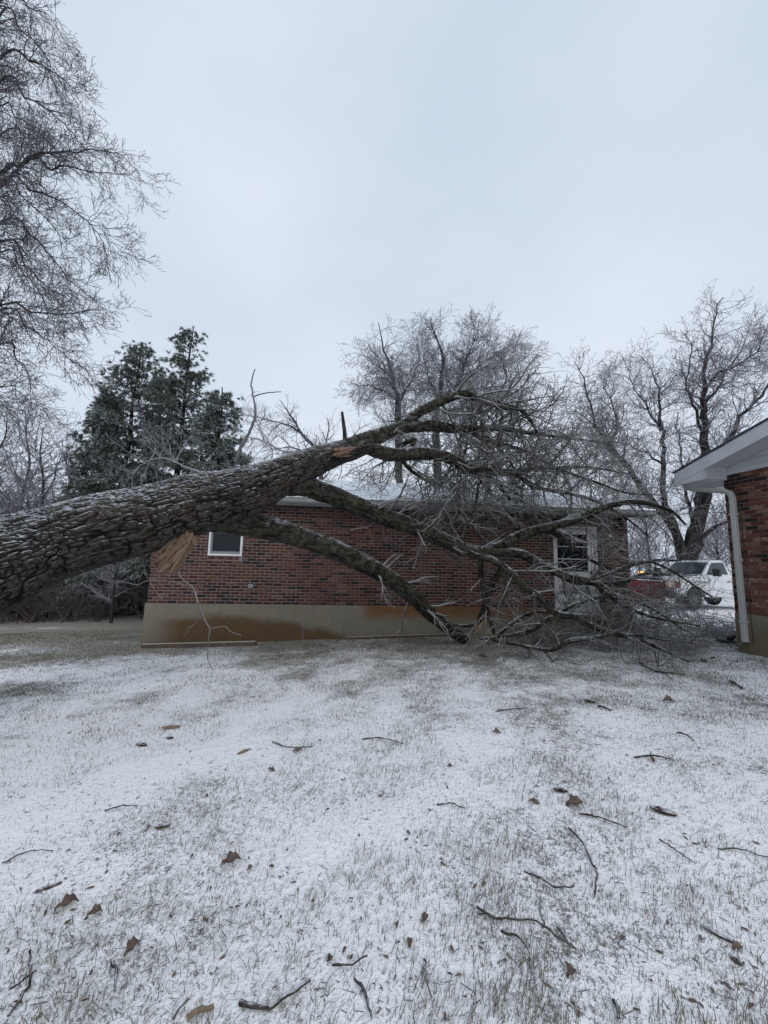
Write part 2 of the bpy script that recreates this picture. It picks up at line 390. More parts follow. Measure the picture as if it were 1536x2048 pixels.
# ------------------------------------------------------------------ building materials
def brick_mat(name, c0, c1, c2=None, k=.0):
    def ds(c): l = sum(c) / 3; return tuple(x * .84 + l * .16 * q for x, q in zip(c, (1.1, 1.0, .8)))
    c0, c1 = ds(c0), ds(c1)
    m = mat(name, c0, .85); t = NT(m)
    c = t.mix(t.ramp(t.noise(23, 4, .7), .35, .68), c0, c1)
    if c2: c = t.mix(t.math('MULTIPLY', t.ramp(t.noise(31, 3, .7), .5, .62), k), c, c2)
    c = t.mix(t.math('MULTIPLY', t.ramp(t.noise(1.1, 3), .45, .75), .35), c, tuple(x * .6 for x in c0))
    t.color(c); t.b.inputs['Specular IOR Level'].default_value = .2; t.bump(t.noise(140, 3, .7), .6, .003); return m
GB = [brick_mat('brick_mauve', (0.089, 0.034, 0.032), (0.136, 0.061, 0.053)), brick_mat('brick_plum', (0.075, 0.029, 0.030), (0.114, 0.049, 0.046)),
      brick_mat('brick_rust', (0.114, 0.039, 0.025), (0.156, 0.068, 0.039)), brick_mat('brick_charred', (0.022, 0.014, 0.016), (0.039, 0.025, 0.024)),
      brick_mat('brick_dark_red', (0.061, 0.020, 0.018), (0.085, 0.032, 0.028)), brick_mat('brick_pale_mauve', (0.121, 0.061, 0.055), (0.171, 0.093, 0.082)),
      brick_mat('brick_orange', (0.143, 0.053, 0.025), (0.093, 0.036, 0.025))]
GBW = [30, 24, 12, 20, 22, 7, 4]
HB = [brick_mat('house_brick_red', (0.119, 0.035, 0.025), (0.166, 0.064, 0.044)), brick_mat('house_brick_flashed', (0.158, 0.067, 0.044), (0.111, 0.040, 0.028), (0.332, 0.238, 0.174), .8),
      brick_mat('house_brick_flashed_pale', (0.206, 0.103, 0.072), (0.134, 0.052, 0.035), (0.396, 0.301, 0.230), .8), brick_mat('house_brick_charred', (0.022, 0.014, 0.013), (0.044, 0.025, 0.022)),
      brick_mat('house_brick_deep', (0.079, 0.024, 0.019), (0.111, 0.040, 0.030))]
HBW = [26, 26, 16, 20, 14]
M_MORTAR = grainy('mortar', (0.178, 0.149, 0.130), (0.246, 0.208, 0.186), 20)
M_MORTAR2 = grainy('house_mortar', (0.156, 0.109, 0.086), (0.218, 0.164, 0.133), 20)
def brick_tex(name, c1, c2, mo):
    m = mat(name, c1, .85); t = NT(m); tcn = t.n('ShaderNodeTexCoord'); mpn = t.n('ShaderNodeMapping'); t.l(tcn.outputs['Object'], mpn.inputs[0]); mpn.inputs['Rotation'].default_value = (R(90), 0, R(90))
    b = t.n('ShaderNodeTexBrick'); t.l(mpn.outputs[0], b.inputs['Vector'])
    b.inputs['Color1'].default_value = (*c1, 1); b.inputs['Color2'].default_value = (*c2, 1); b.inputs['Mortar'].default_value = (*mo, 1)
    b.inputs['Scale'].default_value = 1; b.inputs['Brick Width'].default_value = .2035; b.inputs['Row Height'].default_value = .0677; b.inputs['Mortar Size'].default_value = .01
    t.color(b.outputs['Color']); return m
M_BTEX = brick_tex('garage_side_brick', (.072, .027, .024), (.030, .015, .015), (.156, .132, .120))
M_BTEX2 = brick_tex('house_side_brick', (.096, .033, .024), (.042, .018, .015), (.144, .108, .090))
def concrete(name, stain):
    m = mat(name, (.136, .124, .099), .9); t = NT(m)
    tcn = t.n('ShaderNodeTexCoord'); sp = t.n('ShaderNodeSeparateXYZ'); t.l(tcn.outputs['Object'], sp.inputs[0])
    x, z = sp.outputs['X'], sp.outputs['Z']; V = tcn.outputs['Object']
    streak = t.noise(5, 4, .65, vec=V, stretch=(3.720, .620, .372)); blot = t.noise(2.2, 4, .6, vec=V)
    c = t.mix(blot, (.145, .133, .102), (.225, .20, .150))
    c = t.mix(t.math('MULTIPLY', t.ramp(streak, .45, .7), .35), c, (.118, .096, .062))
    if stain == 'garage':
        # damp brown stain with a scalloped top: two arches, then a rusty band further right
        a1 = t.math('MULTIPLY', t.math('COSINE', t.math('MULTIPLY', t.math('SUBTRACT', x, 1.5), .52)), .46)
        lim = t.math('ADD', t.math('ADD', a1, .24), t.math('MULTIPLY', t.math('SUBTRACT', blot, .5), .35))
        below = t.ramp(t.math('SUBTRACT', lim, t.math('SUBTRACT', z, .10)), -.06, .16)
        left = t.ramp(t.math('ADD', x, t.math('MULTIPLY', blot, .25)), .22, .85)
        right = t.ramp(t.math('SUBTRACT', 4.75, x), 0, .5)
        k = t.math('MULTIPLY', t.math('MULTIPLY', below, left), right)
        c = t.mix(t.math('MULTIPLY', k, .93), c, t.mix(streak, (.045, .025, .010), (.125, .068, .024)))
        rb = t.math('MULTIPLY', t.ramp(t.math('SUBTRACT', x, 4.6), .0, .25), t.ramp(t.math('ADD', z, t.math('MULTIPLY', blot, .30)), .78, 1.0))
        c = t.mix(t.math('MULTIPLY', rb, .85), c, t.mix(streak, (.118, .046, .011), (.167, .074, .019)))
        low = t.ramp(t.math('ADD', z, t.math('MULTIPLY', blot, .4)), .38, .62, (.620, .620, .620), (.000, .000, .000))
        c = t.mix(t.math('MULTIPLY', low, .45), c, (.093, .056, .028))
    else:
        low = t.ramp(t.math('ADD', z, t.math('MULTIPLY', blot, .3)), .38, .72, (.620, .620, .620), (.000, .000, .000))
        c = t.mix(t.math('MULTIPLY', low, .8), c, t.mix(streak, (.105, .053, .015), (.155, .087, .031)))
    t.color(c); t.bump(t.noise(37.200, 1.860, .434), .35, .004); return m
M_CONC = concrete('stained_concrete', 'garage'); M_CONC2 = concrete('house_concrete', 'house')
M_WHITE = grainy('white_trim', (.468, .476, .493), (.561, .570, .586), 3, .55, .05)
M_GREYTRIM = grainy('grey_trim', (.188, .188, .188), (.270, .270, .270), 4, .6, .05)
M_VINYL = grainy('vinyl_window_frame', (.62, .64, .66), (.7, .72, .74), 3, .4, .03)
M_GLASS = mat('dark_window_glass', (.012, .016, .02), .08, 0, Specular_IOR_Level=.3)  # opaque pane, dark base colour stands for the unlit interior
M_DOOR = grainy('weathered_door_paint', (.50, .51, .52), (.62, .63, .64), 6, .6, .08)
M_SHINGLE = mat('snow_dusted_shingles', (.09, .09, .095), .8)
def _sh():
    t = NT(M_SHINGLE); n = t.math('ADD', t.math('MULTIPLY', t.noise(4, 4, .7), .6), t.math('MULTIPLY', t.noise(30, 3, .7), .4))
    t.color(t.mix(t.ramp(n, .36, .46), (.10, .10, .11), (.68, .72, .78))); t.bump(n, .6, .02)
_sh()
M_SPOUT = grainy('beige_downspout', (.42, .42, .39), (.50, .50, .47), 5, .5, .03)
M_BLACK = mat('black_plastic', (.02, .02, .022), .45)
M_TIMBER = grainy('wet_timber', (.06, .04, .03), (.13, .09, .065), 12, .8, .4)
M_SNOW_HILITE = mat('snow_and_highlight_white', SNOW, .8)  # roof-edge snow, also the painted highlight on the plough blade
M_STEEL = grainy('galvanised_steel', (.16, .15, .13), (.30, .29, .26), 8, .55, .1, metallic=0) if False else mat('galvanised_steel', (.22, .21, .19), .55, .3)

def bricks(root, L, z0, ncourse, mats, weights, holes, score, x0=0.0, limit=300, seed=3):
    """running bond facing local -y; the `limit` bricks with the lowest score become parts, the others one joined part"""
    r = random.Random(seed); bl, bh, px_, pz = .1935, .0577, .2035, .0677; items = []
    for c in range(ncourse):
        z = z0 + c * pz + .005; off = (c % 2) * px_ / 2; k = -1
        while True:
            k += 1; a = x0 + k * px_ - (px_ - off if off else 0) + .004; b = a + bl
            if a > L: break
            a2, b2 = max(a, x0 + .002), min(b, L - .002)
            if b2 - a2 < .03: continue
            segs = [(a2, b2)]
            for hx0, hx1, hz0, hz1 in holes:
                if z + bh > hz0 + .004 and z < hz1 - .004:
                    ns = []
                    for s0, s1 in segs:
                        if s1 <= hx0 or s0 >= hx1: ns.append((s0, s1)); continue
                        if s0 < hx0 - .03: ns.append((s0, hx0 - .004))
                        if s1 > hx1 + .03: ns.append((hx1 + .004, s1))
                    segs = ns
            for s0, s1 in segs: items.append((s0, s1, z, r.choices(range(len(mats)), weights)[0], r.uniform(-.002, .002)))
    items.sort(key=lambda q: score((q[0] + q[1]) / 2, q[2]))
    cache = {}
    def bm_(w_, mi):
        key = (round(w_, 3), mi)
        if key not in cache:
            b = MB(); e = .004; wv = w_ / 2; hv = bh / 2
            vs = [(-wv, .02, -hv), (wv, .02, -hv), (wv, .02, hv), (-wv, .02, hv), (-wv, -.003, -hv), (wv, -.003, -hv), (wv, -.003, hv), (-wv, -.003, hv),
                  (-wv + e, -.007, -hv + e), (wv - e, -.007, -hv + e), (wv - e, -.007, hv - e), (-wv + e, -.007, hv - e)]
            b.add(vs, [(0, 1, 5, 4), (1, 2, 6, 5), (2, 3, 7, 6), (3, 0, 4, 7), (4, 5, 9, 8), (5, 6, 10, 9), (6, 7, 11, 10), (7, 4, 8, 11), (8, 9, 10, 11)])
            me = bpy.data.meshes.new('brick'); me.from_pydata(b.V, [], b.F); me.materials.append(mats[mi]); me.update(); cache[key] = me
        return cache[key]
    for s0, s1, z, mi, dy in items[:limit]:
        o = link('brick', bm_(s1 - s0, mi), root); o.location = ((s0 + s1) / 2, dy, z + bh / 2); o.rotation_euler = (0, r.uniform(-.004, .004), r.uniform(-.006, .006))
    V = []; F = []; MI = []
    for s0, s1, z, mi, dy in items[limit:]:
        e = .004; b = len(V); y = -.006 + dy
        V += [(s0, .02, z), (s1, .02, z), (s1, .02, z + bh), (s0, .02, z + bh), (s0 + e, y, z + e), (s1 - e, y, z + e), (s1 - e, y, z + bh - e), (s0 + e, y, z + bh - e)]
        F += [(b + 4, b + 5, b + 6, b + 7), (b, b + 1, b + 5, b + 4), (b + 1, b + 2, b + 6, b + 5), (b + 2, b + 3, b + 7, b + 6), (b + 3, b, b + 4, b + 7)]; MI += [mi] * 5
    if F: tag(link('brickwork', mesh_np('brickwork', V, F, mats, mi=MI), root), kind='stuff')
def holed_wall(mb, x0, x1, z0, z1, holes, y0, y1):
    xs = sorted({x0, x1, *[h[0] for h in holes], *[h[1] for h in holes]})
    for a, b in zip(xs, xs[1:]):
        hs = sorted([(h[2], h[3]) for h in holes if h[0] <= a and h[1] >= b]); z = z0
        for h0, h1 in hs:
            if h0 > z: mb.box(a, b, y0, y1, z, h0)
            z = h1
        if z < z1: mb.box(a, b, y0, y1, z, z1)

# ------------------------------------------------------------------ garage
gL = at(295, 1200, 8.75); gR = at(1264, 1223, 9.85); GZ = (gL.z + gR.z) / 2
gdir = Vector((gR.x - gL.x, gR.y - gL.y, 0)); GL = gdir.length; gdir.normalize(); gin = Vector((-gdir.y, gdir.x, 0))
GF = .98; GBASE = Vector((gL.x, gL.y, GZ - GF)); garz = math.atan2(gdir.y, gdir.x)
def guv(px, py, inset=0.0):
    d = ray(px, py); o = GBASE + gin * inset; t = (o - CAM).dot(gin) / d.dot(gin); p = CAM + d * t - GBASE
    return p.dot(gdir), p.z
def gworld(x, y, z): return GBASE + gdir * x + gin * y + Vector((0, 0, z))
NC = 33; GT = GF + NC * .0677; GD = 8.0
def inside_garage(q):
    p = q - GBASE; x = p.dot(gdir); y = p.dot(gin)
    if -.1 < x < GL + .1 and -.06 < y < GD:
        roofz = GT + .20 + .30 * max(0, y); z = p.z
        if z < GT - .05: return 1, y
        if z < roofz and y > -.5: return 2, roofz - z
    return 0, 0
garage = empty('brick_garage', GBASE, garz, 'long low red brick garage with stained concrete base lying behind the fallen oak', 'garage')
wx0, wz0 = guv(415.5, 1111); wx1, wz1 = guv(487, 1064); wz1 = wz0 + .56
dx0, dz0 = guv(1110, 1216); dx1, dz1 = guv(1191, 1054); dz0 = GF - .10
HO = [(wx0, wx1, wz0, wz1), (dx0, dx1, dz0, dz1)]
HOB = [(wx0, wx1, wz0 - .085, wz1), (dx0, dx1, dz0, dz1)]
def gscore(x, z):
    p = gworld(x, 0, z); d = (p - CAM).length
    v = M3.transposed() @ (p - CAM); px = 768 + FPX * v.x / -v.z; py = 1024 - FPX * v.y / -v.z
    if px < 700 and py < 1150 - max(0, px - 290) * .38: d += 50
    if py < 1030: d += 20
    return d
bricks(garage, GL, GF, NC, GB, GBW, HOB, gscore)
mb = MB(); holed_wall(mb, 0, GL, GF + .0015, GT, HO, .001, .2); mb.build('mortar_wall', M_MORTAR, garage)
mb = MB().box(0, .2, .203, GD, GF, GT).box(GL - .2, GL, .203, GD, GF, GT).box(.203, GL - .203, GD - .2, GD, GF, GT); mb.build('side_wall', M_BTEX, garage)
mb = MB(); holed_wall(mb, -.035, GL + .035, -.5, GF, [(dx0, dx1, dz0, GF + .1)], -.03, .22)
mb.box(-.035, .2, .223, GD, -.5, GF - .001).box(GL - .2, GL + .035, .223, GD, -.5, GF - .001)
mb.build('foundation', M_CONC, garage, bevel=.008)
for vx in (3.35, 6.55):
    mb = MB().tube([(vx, -.034, .0), (vx + .01, -.036, .3), (vx - .015, -.034, .62)], .008, 5); mb.build('crack_seam', M_GREYTRIM, garage)
# rowlock sill under the window
rows = int((wx1 - wx0) / .0677)
rm = [MB().box(-.0285, .0285, -.014, .06, -.04, .04) for _ in range(1)][0]
rme = []
for m_ in (GB[0], GB[4], GB[5]):
    o = MB().box(-.0285, .0285, -.014, .06, -.037, .037).build('sill_brick', m_, garage, recalc=True); rme.append(o)
for i in range(rows):
    src = rme[i % 3]; o = src if i < 3 else src.copy()
    if i >= 3: col.objects.link(o); o.parent = garage
    o.location = (wx0 + .035 + i * .0677, 0, wz0 - .043)
MB().box(wx0, wx1, .002, .15, wz0 - .085, wz0 - .0015).build('sill_mortar', M_MORTAR, garage)
# window
W = MB(); f = .045
W.box(wx0, wx0 + f, -.02, .09, wz0, wz1).box(wx1 - f, wx1, -.02, .09, wz0, wz1).box(wx0 + f, wx1 - f, -.02, .09, wz0, wz0 + f).box(wx0 + f, wx1 - f, -.02, .09, wz1 - f * .8, wz1)
win = W.build('window', M_VINYL, garage, bevel=.004)
S = MB(); a0, a1, b0, b1 = wx0 + f, wx1 - f, wz0 + f, wz1 - f * .8
S.box(a0, a0 + .03, .03, .07, b0, b1).box(a1 - .018, a1, .03, .07, b0, b1).box(a0 + .03, a1 - .018, .03, .07, b0, b0 + .055).box(a0 + .03, a1 - .018, .03, .07, b1 - .02, b1)
S.build('sash', M_GREYTRIM, win); MB().box(a0 + .03, a1 - .018, .045, .055, b0 + .055, b1 - .02).build('pane', M_GLASS, win)
MB().box(a0, a1, .075, .19, b0, b1).build('unlit_room_block', M_BLACK, win)  # solid black block painting in the darkness of the room behind
# door
def dg(px, py): return guv(px, py)
fr = MB(); fw = .055
fr.box(dx0, dx0 + fw, -.03, .14, dz0, dz1).box(dx1 - fw, dx1, -.03, .14, dz0, dz1).box(dx0 + fw, dx1 - fw, -.03, .14, dz1 - fw, dz1).box(dx0 - .03, dx1 + .03, -.12, .2, dz0 - .05, dz0 - .001)
fr.box(dx1 - fw - .075, dx1 - fw - .0015, .0, .13, dz0, dz1 - fw)
dfr = fr.build('door_frame', M_DOOR, garage, bevel=.004)
q0, q1 = dx0 + fw + .004, dx1 - fw - .08; gy0 = dg(1140, 1143)[1]; gy1 = dz1 - .20; st = .06; stt = .085
D = MB(); D.box(q0, q0 + st, .02, .06, dz0 + .01, dz1 - fw - .004).box(q1 - stt, q1, .02, .06, dz0 + .01, dz1 - fw - .004)
D.box(q0 + st, q1 - stt, .02, .06, gy1, dz1 - fw - .004).box(q0 + st, q1 - stt, .02, .06, gy0 - .10, gy0).box(q0 + st, q1 - stt, .028, .05, dz0 + .01, gy0 - .10)
door = D.build('door', M_DOOR, garage, bevel=.003)
for k in (1, 2):
    z = gy0 + (gy1 - gy0) * k / 3; MB().box(q0 + st, q1 - stt, .024, .05, z - .011, z + .011).build('muntin', M_DOOR, door)
for k in range(3):
    za = gy0 + (gy1 - gy0) * k / 3 + (.011 if k else 0); zb = gy0 + (gy1 - gy0) * (k + 1) / 3 - (.011 if k < 2 else 0)
    MB().box(q0 + st, q1 - stt, .04, .046, za, zb).build('pane', M_GLASS, door)
lowz = gy0 - .12
for k in range(3):
    z1_ = lowz - k * .215 - .02; z0_ = z1_ - .17
    p = MB(); xa, xb = q0 + st + .015, q1 - stt - .015; e = .028
    p.add([(xa, .027, z0_), (xb, .027, z0_), (xb, .027, z1_), (xa, .027, z1_), (xa + e, .014, z0_ + e), (xb - e, .014, z0_ + e), (xb - e, .014, z1_ - e), (xa + e, .014, z1_ - e)],
          [(4, 5, 6, 7), (0, 1, 5, 4), (1, 2, 6, 5), (2, 3, 7, 6), (3, 0, 4, 7)])
    p.box(xa - .01, xb + .01, .012, .03, z0_ - .014, z0_ - .006); p.build('door_panel', M_DOOR if k != 1 else M_GREYTRIM, door)
MB().box(q1 - .05, q1 - .02, -.02, .019, gy0 - .06, gy0 + .02).tube([(q1 - .035, -.02, gy0 - .05), (q1 - .035, -.05, gy0 - .04), (q1 - .035, -.05, gy0), (q1 - .035, -.02, gy0 + .01)], .008, 6).build('door_handle', M_BLACK, door)
MB().tube([(q0 + .1, .012, dz1 - .15), (q0 + .45, .0, dz1 - .15)], .012, 8).build('door_closer', M_GREYTRIM, door)
# wall lamp and vent
lx, lz = guv(1213, 1072)
MB().tube([(lx, -.001, lz + .05), (lx, -.03, lz + .05)], .045, 12).tube([(lx, -.03, lz + .05), (lx, -.10, lz + .06), (lx, -.11, lz + .03)], .014, 8).build('lamp_bracket', M_GREYTRIM, garage)
bpts = [(lx, -.11, lz + .03 - t * .09) for t in (0, .2, .45, .7, .9, 1)]
MB().tube(bpts, [.016, .028, .038, .036, .02, .004], 12).build('light_bulb', M_VINYL, garage, smooth=True)
vx, vz = guv(501.5, 1172)
MB().box(vx - .055, vx + .055, -.03, -.008, vz - .045, vz + .045).build('outlet_cover', M_GREYTRIM, garage, bevel=.006)
# soffit, fascia, gutter, roof
OV = .42; OL = .38
soff = MB().box(-OL, GL + OL, -OV + .02, -.012, GT - .005, GT + .012).build('soffit', M_GREYTRIM, garage)
MB().box(-OL, GL + OL, -OV, -OV + .018, GT - .03, GT + .13).build('fascia', M_GREYTRIM, garage)
gt = MB(); prof = [(-OV - .003, GT + .125), (-OV - .003, GT + .02), (-OV - .06, GT + .005), (-OV - .09, GT + .04), (-OV - .10, GT + .11), (-OV - .113, GT + .125), (-OV - .10, GT + .127), (-OV - .09, GT + .11), (-OV - .08, GT + .05), (-OV - .055, GT + .018), (-OV - .012, GT + .03), (-OV - .012, GT + .125)]
gt.prism(prof, -OL, GL + OL, 'x'); gt.build('gutter', M_GREYTRIM, garage)
SLP = .30; half = GD / 2 + OV; rz0 = GT + .14
rf = MB(); rf.prism([(-OV - .03, rz0 - .02), (-OV - .03, rz0), (GD / 2, rz0 + SLP * half), (GD + OV, rz0), (GD + OV, rz0 - .02), (GD / 2, rz0 + SLP * half - .12)], -OL, GL + OL, 'x')
roof = rf.build('roof', M_SHINGLE, garage)
shg = MB(); npx = int(half / .145)
for k in range(npx):
    ya = -OV - .045 + k * .145; yb = ya + .16; za = rz0 + SLP * (ya + OV + .03); x = -OL - .01 - (k % 3) * .1
    while x < GL + OL:
        x2 = min(GL + OL + .01, x + .31); xx = max(x, -OL - .01)
        h_ = .012 + rnd.random() * .008
        shg.add([(xx + .002, ya, za + .003), (x2 - .002, ya, za + .003), (x2 - .002, ya, za + h_ + .004), (xx + .002, ya, za + h_ + .004), (x2 - .002, yb, za + SLP * .16 + .006), (xx + .002, yb, za + SLP * .16 + .006)], [(0, 1, 2, 3), (3, 2, 4, 5)]); x += .31
tag(shg.build('shingles', M_SHINGLE, roof, recalc=False), kind='stuff')
# gable ends and snow on the gutter edge
for gx_ in (0.0, GL):
    MB().prism([(0, GT), (GD, GT), (GD / 2, GT + SLP * GD / 2)], gx_ - .02, gx_ + .02, 'x').build('gable_siding', M_GREYTRIM, garage)
for gx_, nm in ((-OL, 1), (GL + OL, 2)):
    MB().prism([(-OV - .04, rz0 - .13), (-OV - .04, rz0 + .005), (GD / 2, rz0 + SLP * half + .01), (GD / 2, rz0 + SLP * half - .15)], gx_ - .012, gx_ + .012, 'x').build('rake_board', M_GREYTRIM, garage)
sn = []
x = -OL; pts = []
while x < GL + OL: pts.append((x, -OV - .06 + rnd.uniform(-.012, .012), rz0 + .0 + rnd.uniform(-.006, .008))); x += .12
MB().tube(pts, [rnd.uniform(.018, .034) for _ in pts], 6).build('snow_ridge', M_SNOW_HILITE, garage, smooth=True)
# lower wing seen past the right corner
MB().box(GL + .004, GL + 1.1, 2.6, 5.5, -.4, GF + .88).build('wing_wall', M_BTEX, garage)
MB().box(GL + .003, GL + 1.35, 2.3, 5.7, GF + .885, GF + 1.15).build('wing_roof', M_GREYTRIM, garage, bevel=.01)

# timber edging, window wells, loose board in front of the garage
def beam(name, p0, p1, w_, h_, m, label, cat, z_off=0.0, kids=None, group=None):
    d = (p1 - p0); L = d.length; rz = math.atan2(d.y, d.x); e = empty(name, p0, rz, label, cat, group)
    e.rotation_euler = (0, -math.asin(max(-1, min(1, d.z / L))), rz)
    MB().box(0, L, 0, w_, z_off, z_off + h_).build('timber', m, e, bevel=.006)
    MB().box(.01, L - .01, .01, w_ - .02, z_off + h_ + .0005, z_off + h_ + .010).build('snow_cap', M_SPOUT, e, bevel=.004)
    return e
beam('landscape_timber', ground_at(281, 1297), ground_at(511, 1291), .09, .075, M_TIMBER, 'dark square timber edging with snow line lying along the left foundation', 'timber')
beam('garden_board', ground_at(690, 1279), ground_at(905, 1272), .04, .045, M_TIMBER, 'thin board edging along the foundation left of the resting limb tip', 'board')
def well(px, py, wd, ht, dp, label, rot):
    p = ground_at(px, py); e = empty('window_well', p, rot, label, 'window well')
    n = 14; V = MB()
    outer = [(-wd / 2, dp), (-wd / 2 + .02, .08), (-wd / 2 + .1, 0), (wd / 2 - .1, 0), (wd / 2 - .02, .08), (wd / 2, dp)]
    inner = [(x * .94, y + .02) for x, y in outer]
    k = len(outer); vs = [(x, y, -.1) for x, y in outer] + [(x, y, ht) for x, y in outer] + [(x, y, ht) for x, y in inner] + [(x, y, -.1) for x, y in inner]
    fs = []
    for i in range(k - 1):
        for a, b in ((0, 1), (1, 2), (2, 3)): fs.append((a * k + i, a * k + i + 1, b * k + i + 1, b * k + i))
    V.add(vs, fs); V.build('well_wall', M_STEEL, e)
    MB().tube([(x, y, ht + .008) for x, y in outer], .012, 6).build('rim', M_SPOUT, e)
    return e
well(388, 1288, .54, .12, .28, 'low steel window well with pale rim behind the landscape timber', garz)
well(866, 1268, .46, .20, .30, 'leaf filled window well beside the tip of the lower limb', garz)

# ------------------------------------------------------------------ house on the right
hx, hy = 6.2, 7.08; hdir = Vector((.149, -1, 0)).normalized(); hrz = math.atan2(hdir.y, hdir.x); HBZ = .17
HF = .60; HNC = 36; HT = HF + HNC * .0677; HL = 8.0; HW = 7.0
house = empty('brick_house', (hx, hy, HBZ), hrz, 'near brick house corner with white eaves at the right edge', 'house')
bricks(house, HL, HF, HNC, HB, HBW, [], lambda x, z: x, limit=300, seed=8)
MB().box(0, HL, .001, .2, HF + .0015, HT).build('mortar_wall', M_MORTAR2, house)
MB().box(0, .2, .203, HW, HF, HT).box(HL - .2, HL, .203, HW, HF, HT).box(.203, HL - .203, HW - .2, HW, HF, HT).build('side_wall', M_BTEX2, house)
MB().box(-.01, HL, -.008, .22, -.4, HF).box(-.01, .2, .223, HW, -.4, HF - .001).build('foundation', M_CONC2, house, bevel=.008)
hs = .27; hov = .50; hev = .50; rt = .16; xb0 = .10                        # roof slope, rake overhang, eave overhang
def rz_(x): return HT + .10 + hs * x                     # roof underside height
MB().box(-.002, HL, -.022, -.0085, HT, HT + .085).build('frieze_board', M_WHITE, house)
k = 0; z = HT + .0865
while z < rz_(HL / 2):
    xa = max(0, (z + .0 - HT - .10) / hs); xb = HL - xa
    zz = z + .115
    xa2 = max(0, (zz - HT - .10) / hs); xb2 = HL - xa2
    if xb2 <= xa2: break
    p = MB(); p.add([(xa, -.012, z), (xb, -.012, z), (xb2, -.012, zz), (xa2, -.012, zz), (xa, -.034, z), (xb, -.034, z), (xb2, -.016, zz), (xa2, -.016, zz)],
                    [(4, 5, 6, 7), (0, 1, 5, 4), (3, 7, 6, 2), (0, 4, 7, 3), (1, 2, 6, 5)]); p.build('siding_board', M_WHITE, house); z += .118
# rake soffit + rake board + roof slab
xe, xm, xf = -hev, HL / 2, HL + hev
MB().add([(xe, -hov, rz_(xe)), (xm, -hov, rz_(xm)), (xm, -.036, rz_(xm)), (xe, -.036, rz_(xe))], [(0, 1, 2, 3)]) if False else None
s_ = MB(); s_.prism([(xe + .03, rz_(xe) + .008), (xm, rz_(xm)), (xm, rz_(xm) + .012), (xe + .03, rz_(xe) + .02)], -hov + .012, -.0345, 'y'); s_.build('rake_soffit', M_GREYTRIM if False else M_WHITE, house)
s_ = MB(); s_.prism([(xe - .01, rz_(xe) - .05), (xm, rz_(xm) - .05), (xm, rz_(xm) + rt), (xe - .01, rz_(xe) + rt)], -hov - .012, -hov + .010, 'y'); s_.build('rake_board', M_WHITE, house, bevel=.003)
s_ = MB(); s_.prism([(xe - .03, rz_(xe) + .022), (xm, rz_(xm) + .022), (xf + .03, rz_(xe) + .022), (xf + .03, rz_(xe) + rt + .01), (xm, rz_(xm) + rt + .035), (xe - .03, rz_(xe) + rt + .02)], -hov - .010 + .022, HW, 'y'); s_.build('roof', M_SHINGLE, house)
s_ = MB(); s_.prism([(xe - .04, rz_(xe) + rt + .0215), (xm, rz_(xm) + rt + .037), (xm, rz_(xm) + rt + .052), (xe - .04, rz_(xe) + rt + .036)], -hov - .035, HW, 'y'); s_.build('shingle_edge', mat('shingle_dark', (.06, .06, .065), .8), house)
# boxed eave return
b_ = MB(); zb_ = HT - .09
b_.prism([(xe, zb_), (xb0, zb_), (xb0, rz_(xb0)), (xe, rz_(xe))], -hov + .0115, -.0365, 'y'); b_.build('eave_box', M_WHITE, house, bevel=.003)
MB().prism([(xe - .008, zb_ - .01), (xb0 - .01, zb_ - .01), (xb0 - .01, rz_(xb0) - .052), (xe - .008, rz_(xe) - .052)], -hov - .008, -hov + .011, 'y').build('return_board', M_WHITE, house)
MB().box(xe, -.003, .003, HW, zb_, zb_ + .02).build('eave_soffit', M_WHITE, house)
MB().box(xe - .125, xe - .012, -hov + .02, HW, zb_ + .03, zb_ + .15).build('gutter', M_WHITE, house, bevel=.02)
# downspout on the gable wall
dsp = MB(); w2, d2 = .04, .032
def sweep(pts, hw, hd, mbx):
    pts = [Vector(p) for p in pts]; b = len(mbx.V)
    for i, p in enumerate(pts):
        t = (pts[min(i + 1, len(pts) - 1)] - pts[max(i - 1, 0)]).normalized(); s = Vector((1, 0, 0)) - t * t.x
        if s.length < .3: s = Vector((0, 0, 1)) - t * t.z
        s.normalize(); n_ = t.cross(s)
        for a_, c_ in ((-1, -1), (1, -1), (1, 1), (-1, 1)): mbx.V.append(tuple(p + s * hw * a_ + n_ * hd * c_))
    for i in range(len(pts) - 1):
        for k_ in range(4): mbx.F.append((b + i * 4 + k_, b + i * 4 + (k_ + 1) % 4, b + (i + 1) * 4 + (k_ + 1) % 4, b + (i + 1) * 4 + k_)); mbx.MI.append(0)
    mbx.F.append((b + 3, b + 2, b + 1, b)); e = b + (len(pts) - 1) * 4; mbx.F.append((e, e + 1, e + 2, e + 3)); mbx.MI += [0, 0]
dX = .17
sweep([(xe + .02, -.30, zb_ + .01), (xe + .04, -.29, zb_ - .05), (xe + .10, -.26, zb_ - .08), (dX - .10, -.085, zb_ - .20), (dX - .03, -.055, zb_ - .25), (dX, -.05, zb_ - .33), (dX, -.05, zb_ - .5), (dX, -.05, .22), (dX + .005, -.052, .13)], .042, .034, dsp)
ds = dsp.build('downspout', M_SPOUT, house, bevel=.008)
for zz in (.45, 1.5, 2.3): MB().box(dX - .055, dX + .055, -.09, -.009, zz, zz + .03).build('strap', M_SPOUT, ds)
MB().tube([(dX + .10, -.014, .1), (dX + .09, -.014, .9), (dX + .08, -.014, HT - .4)], .006, 6).build('cable', M_BLACK, house)
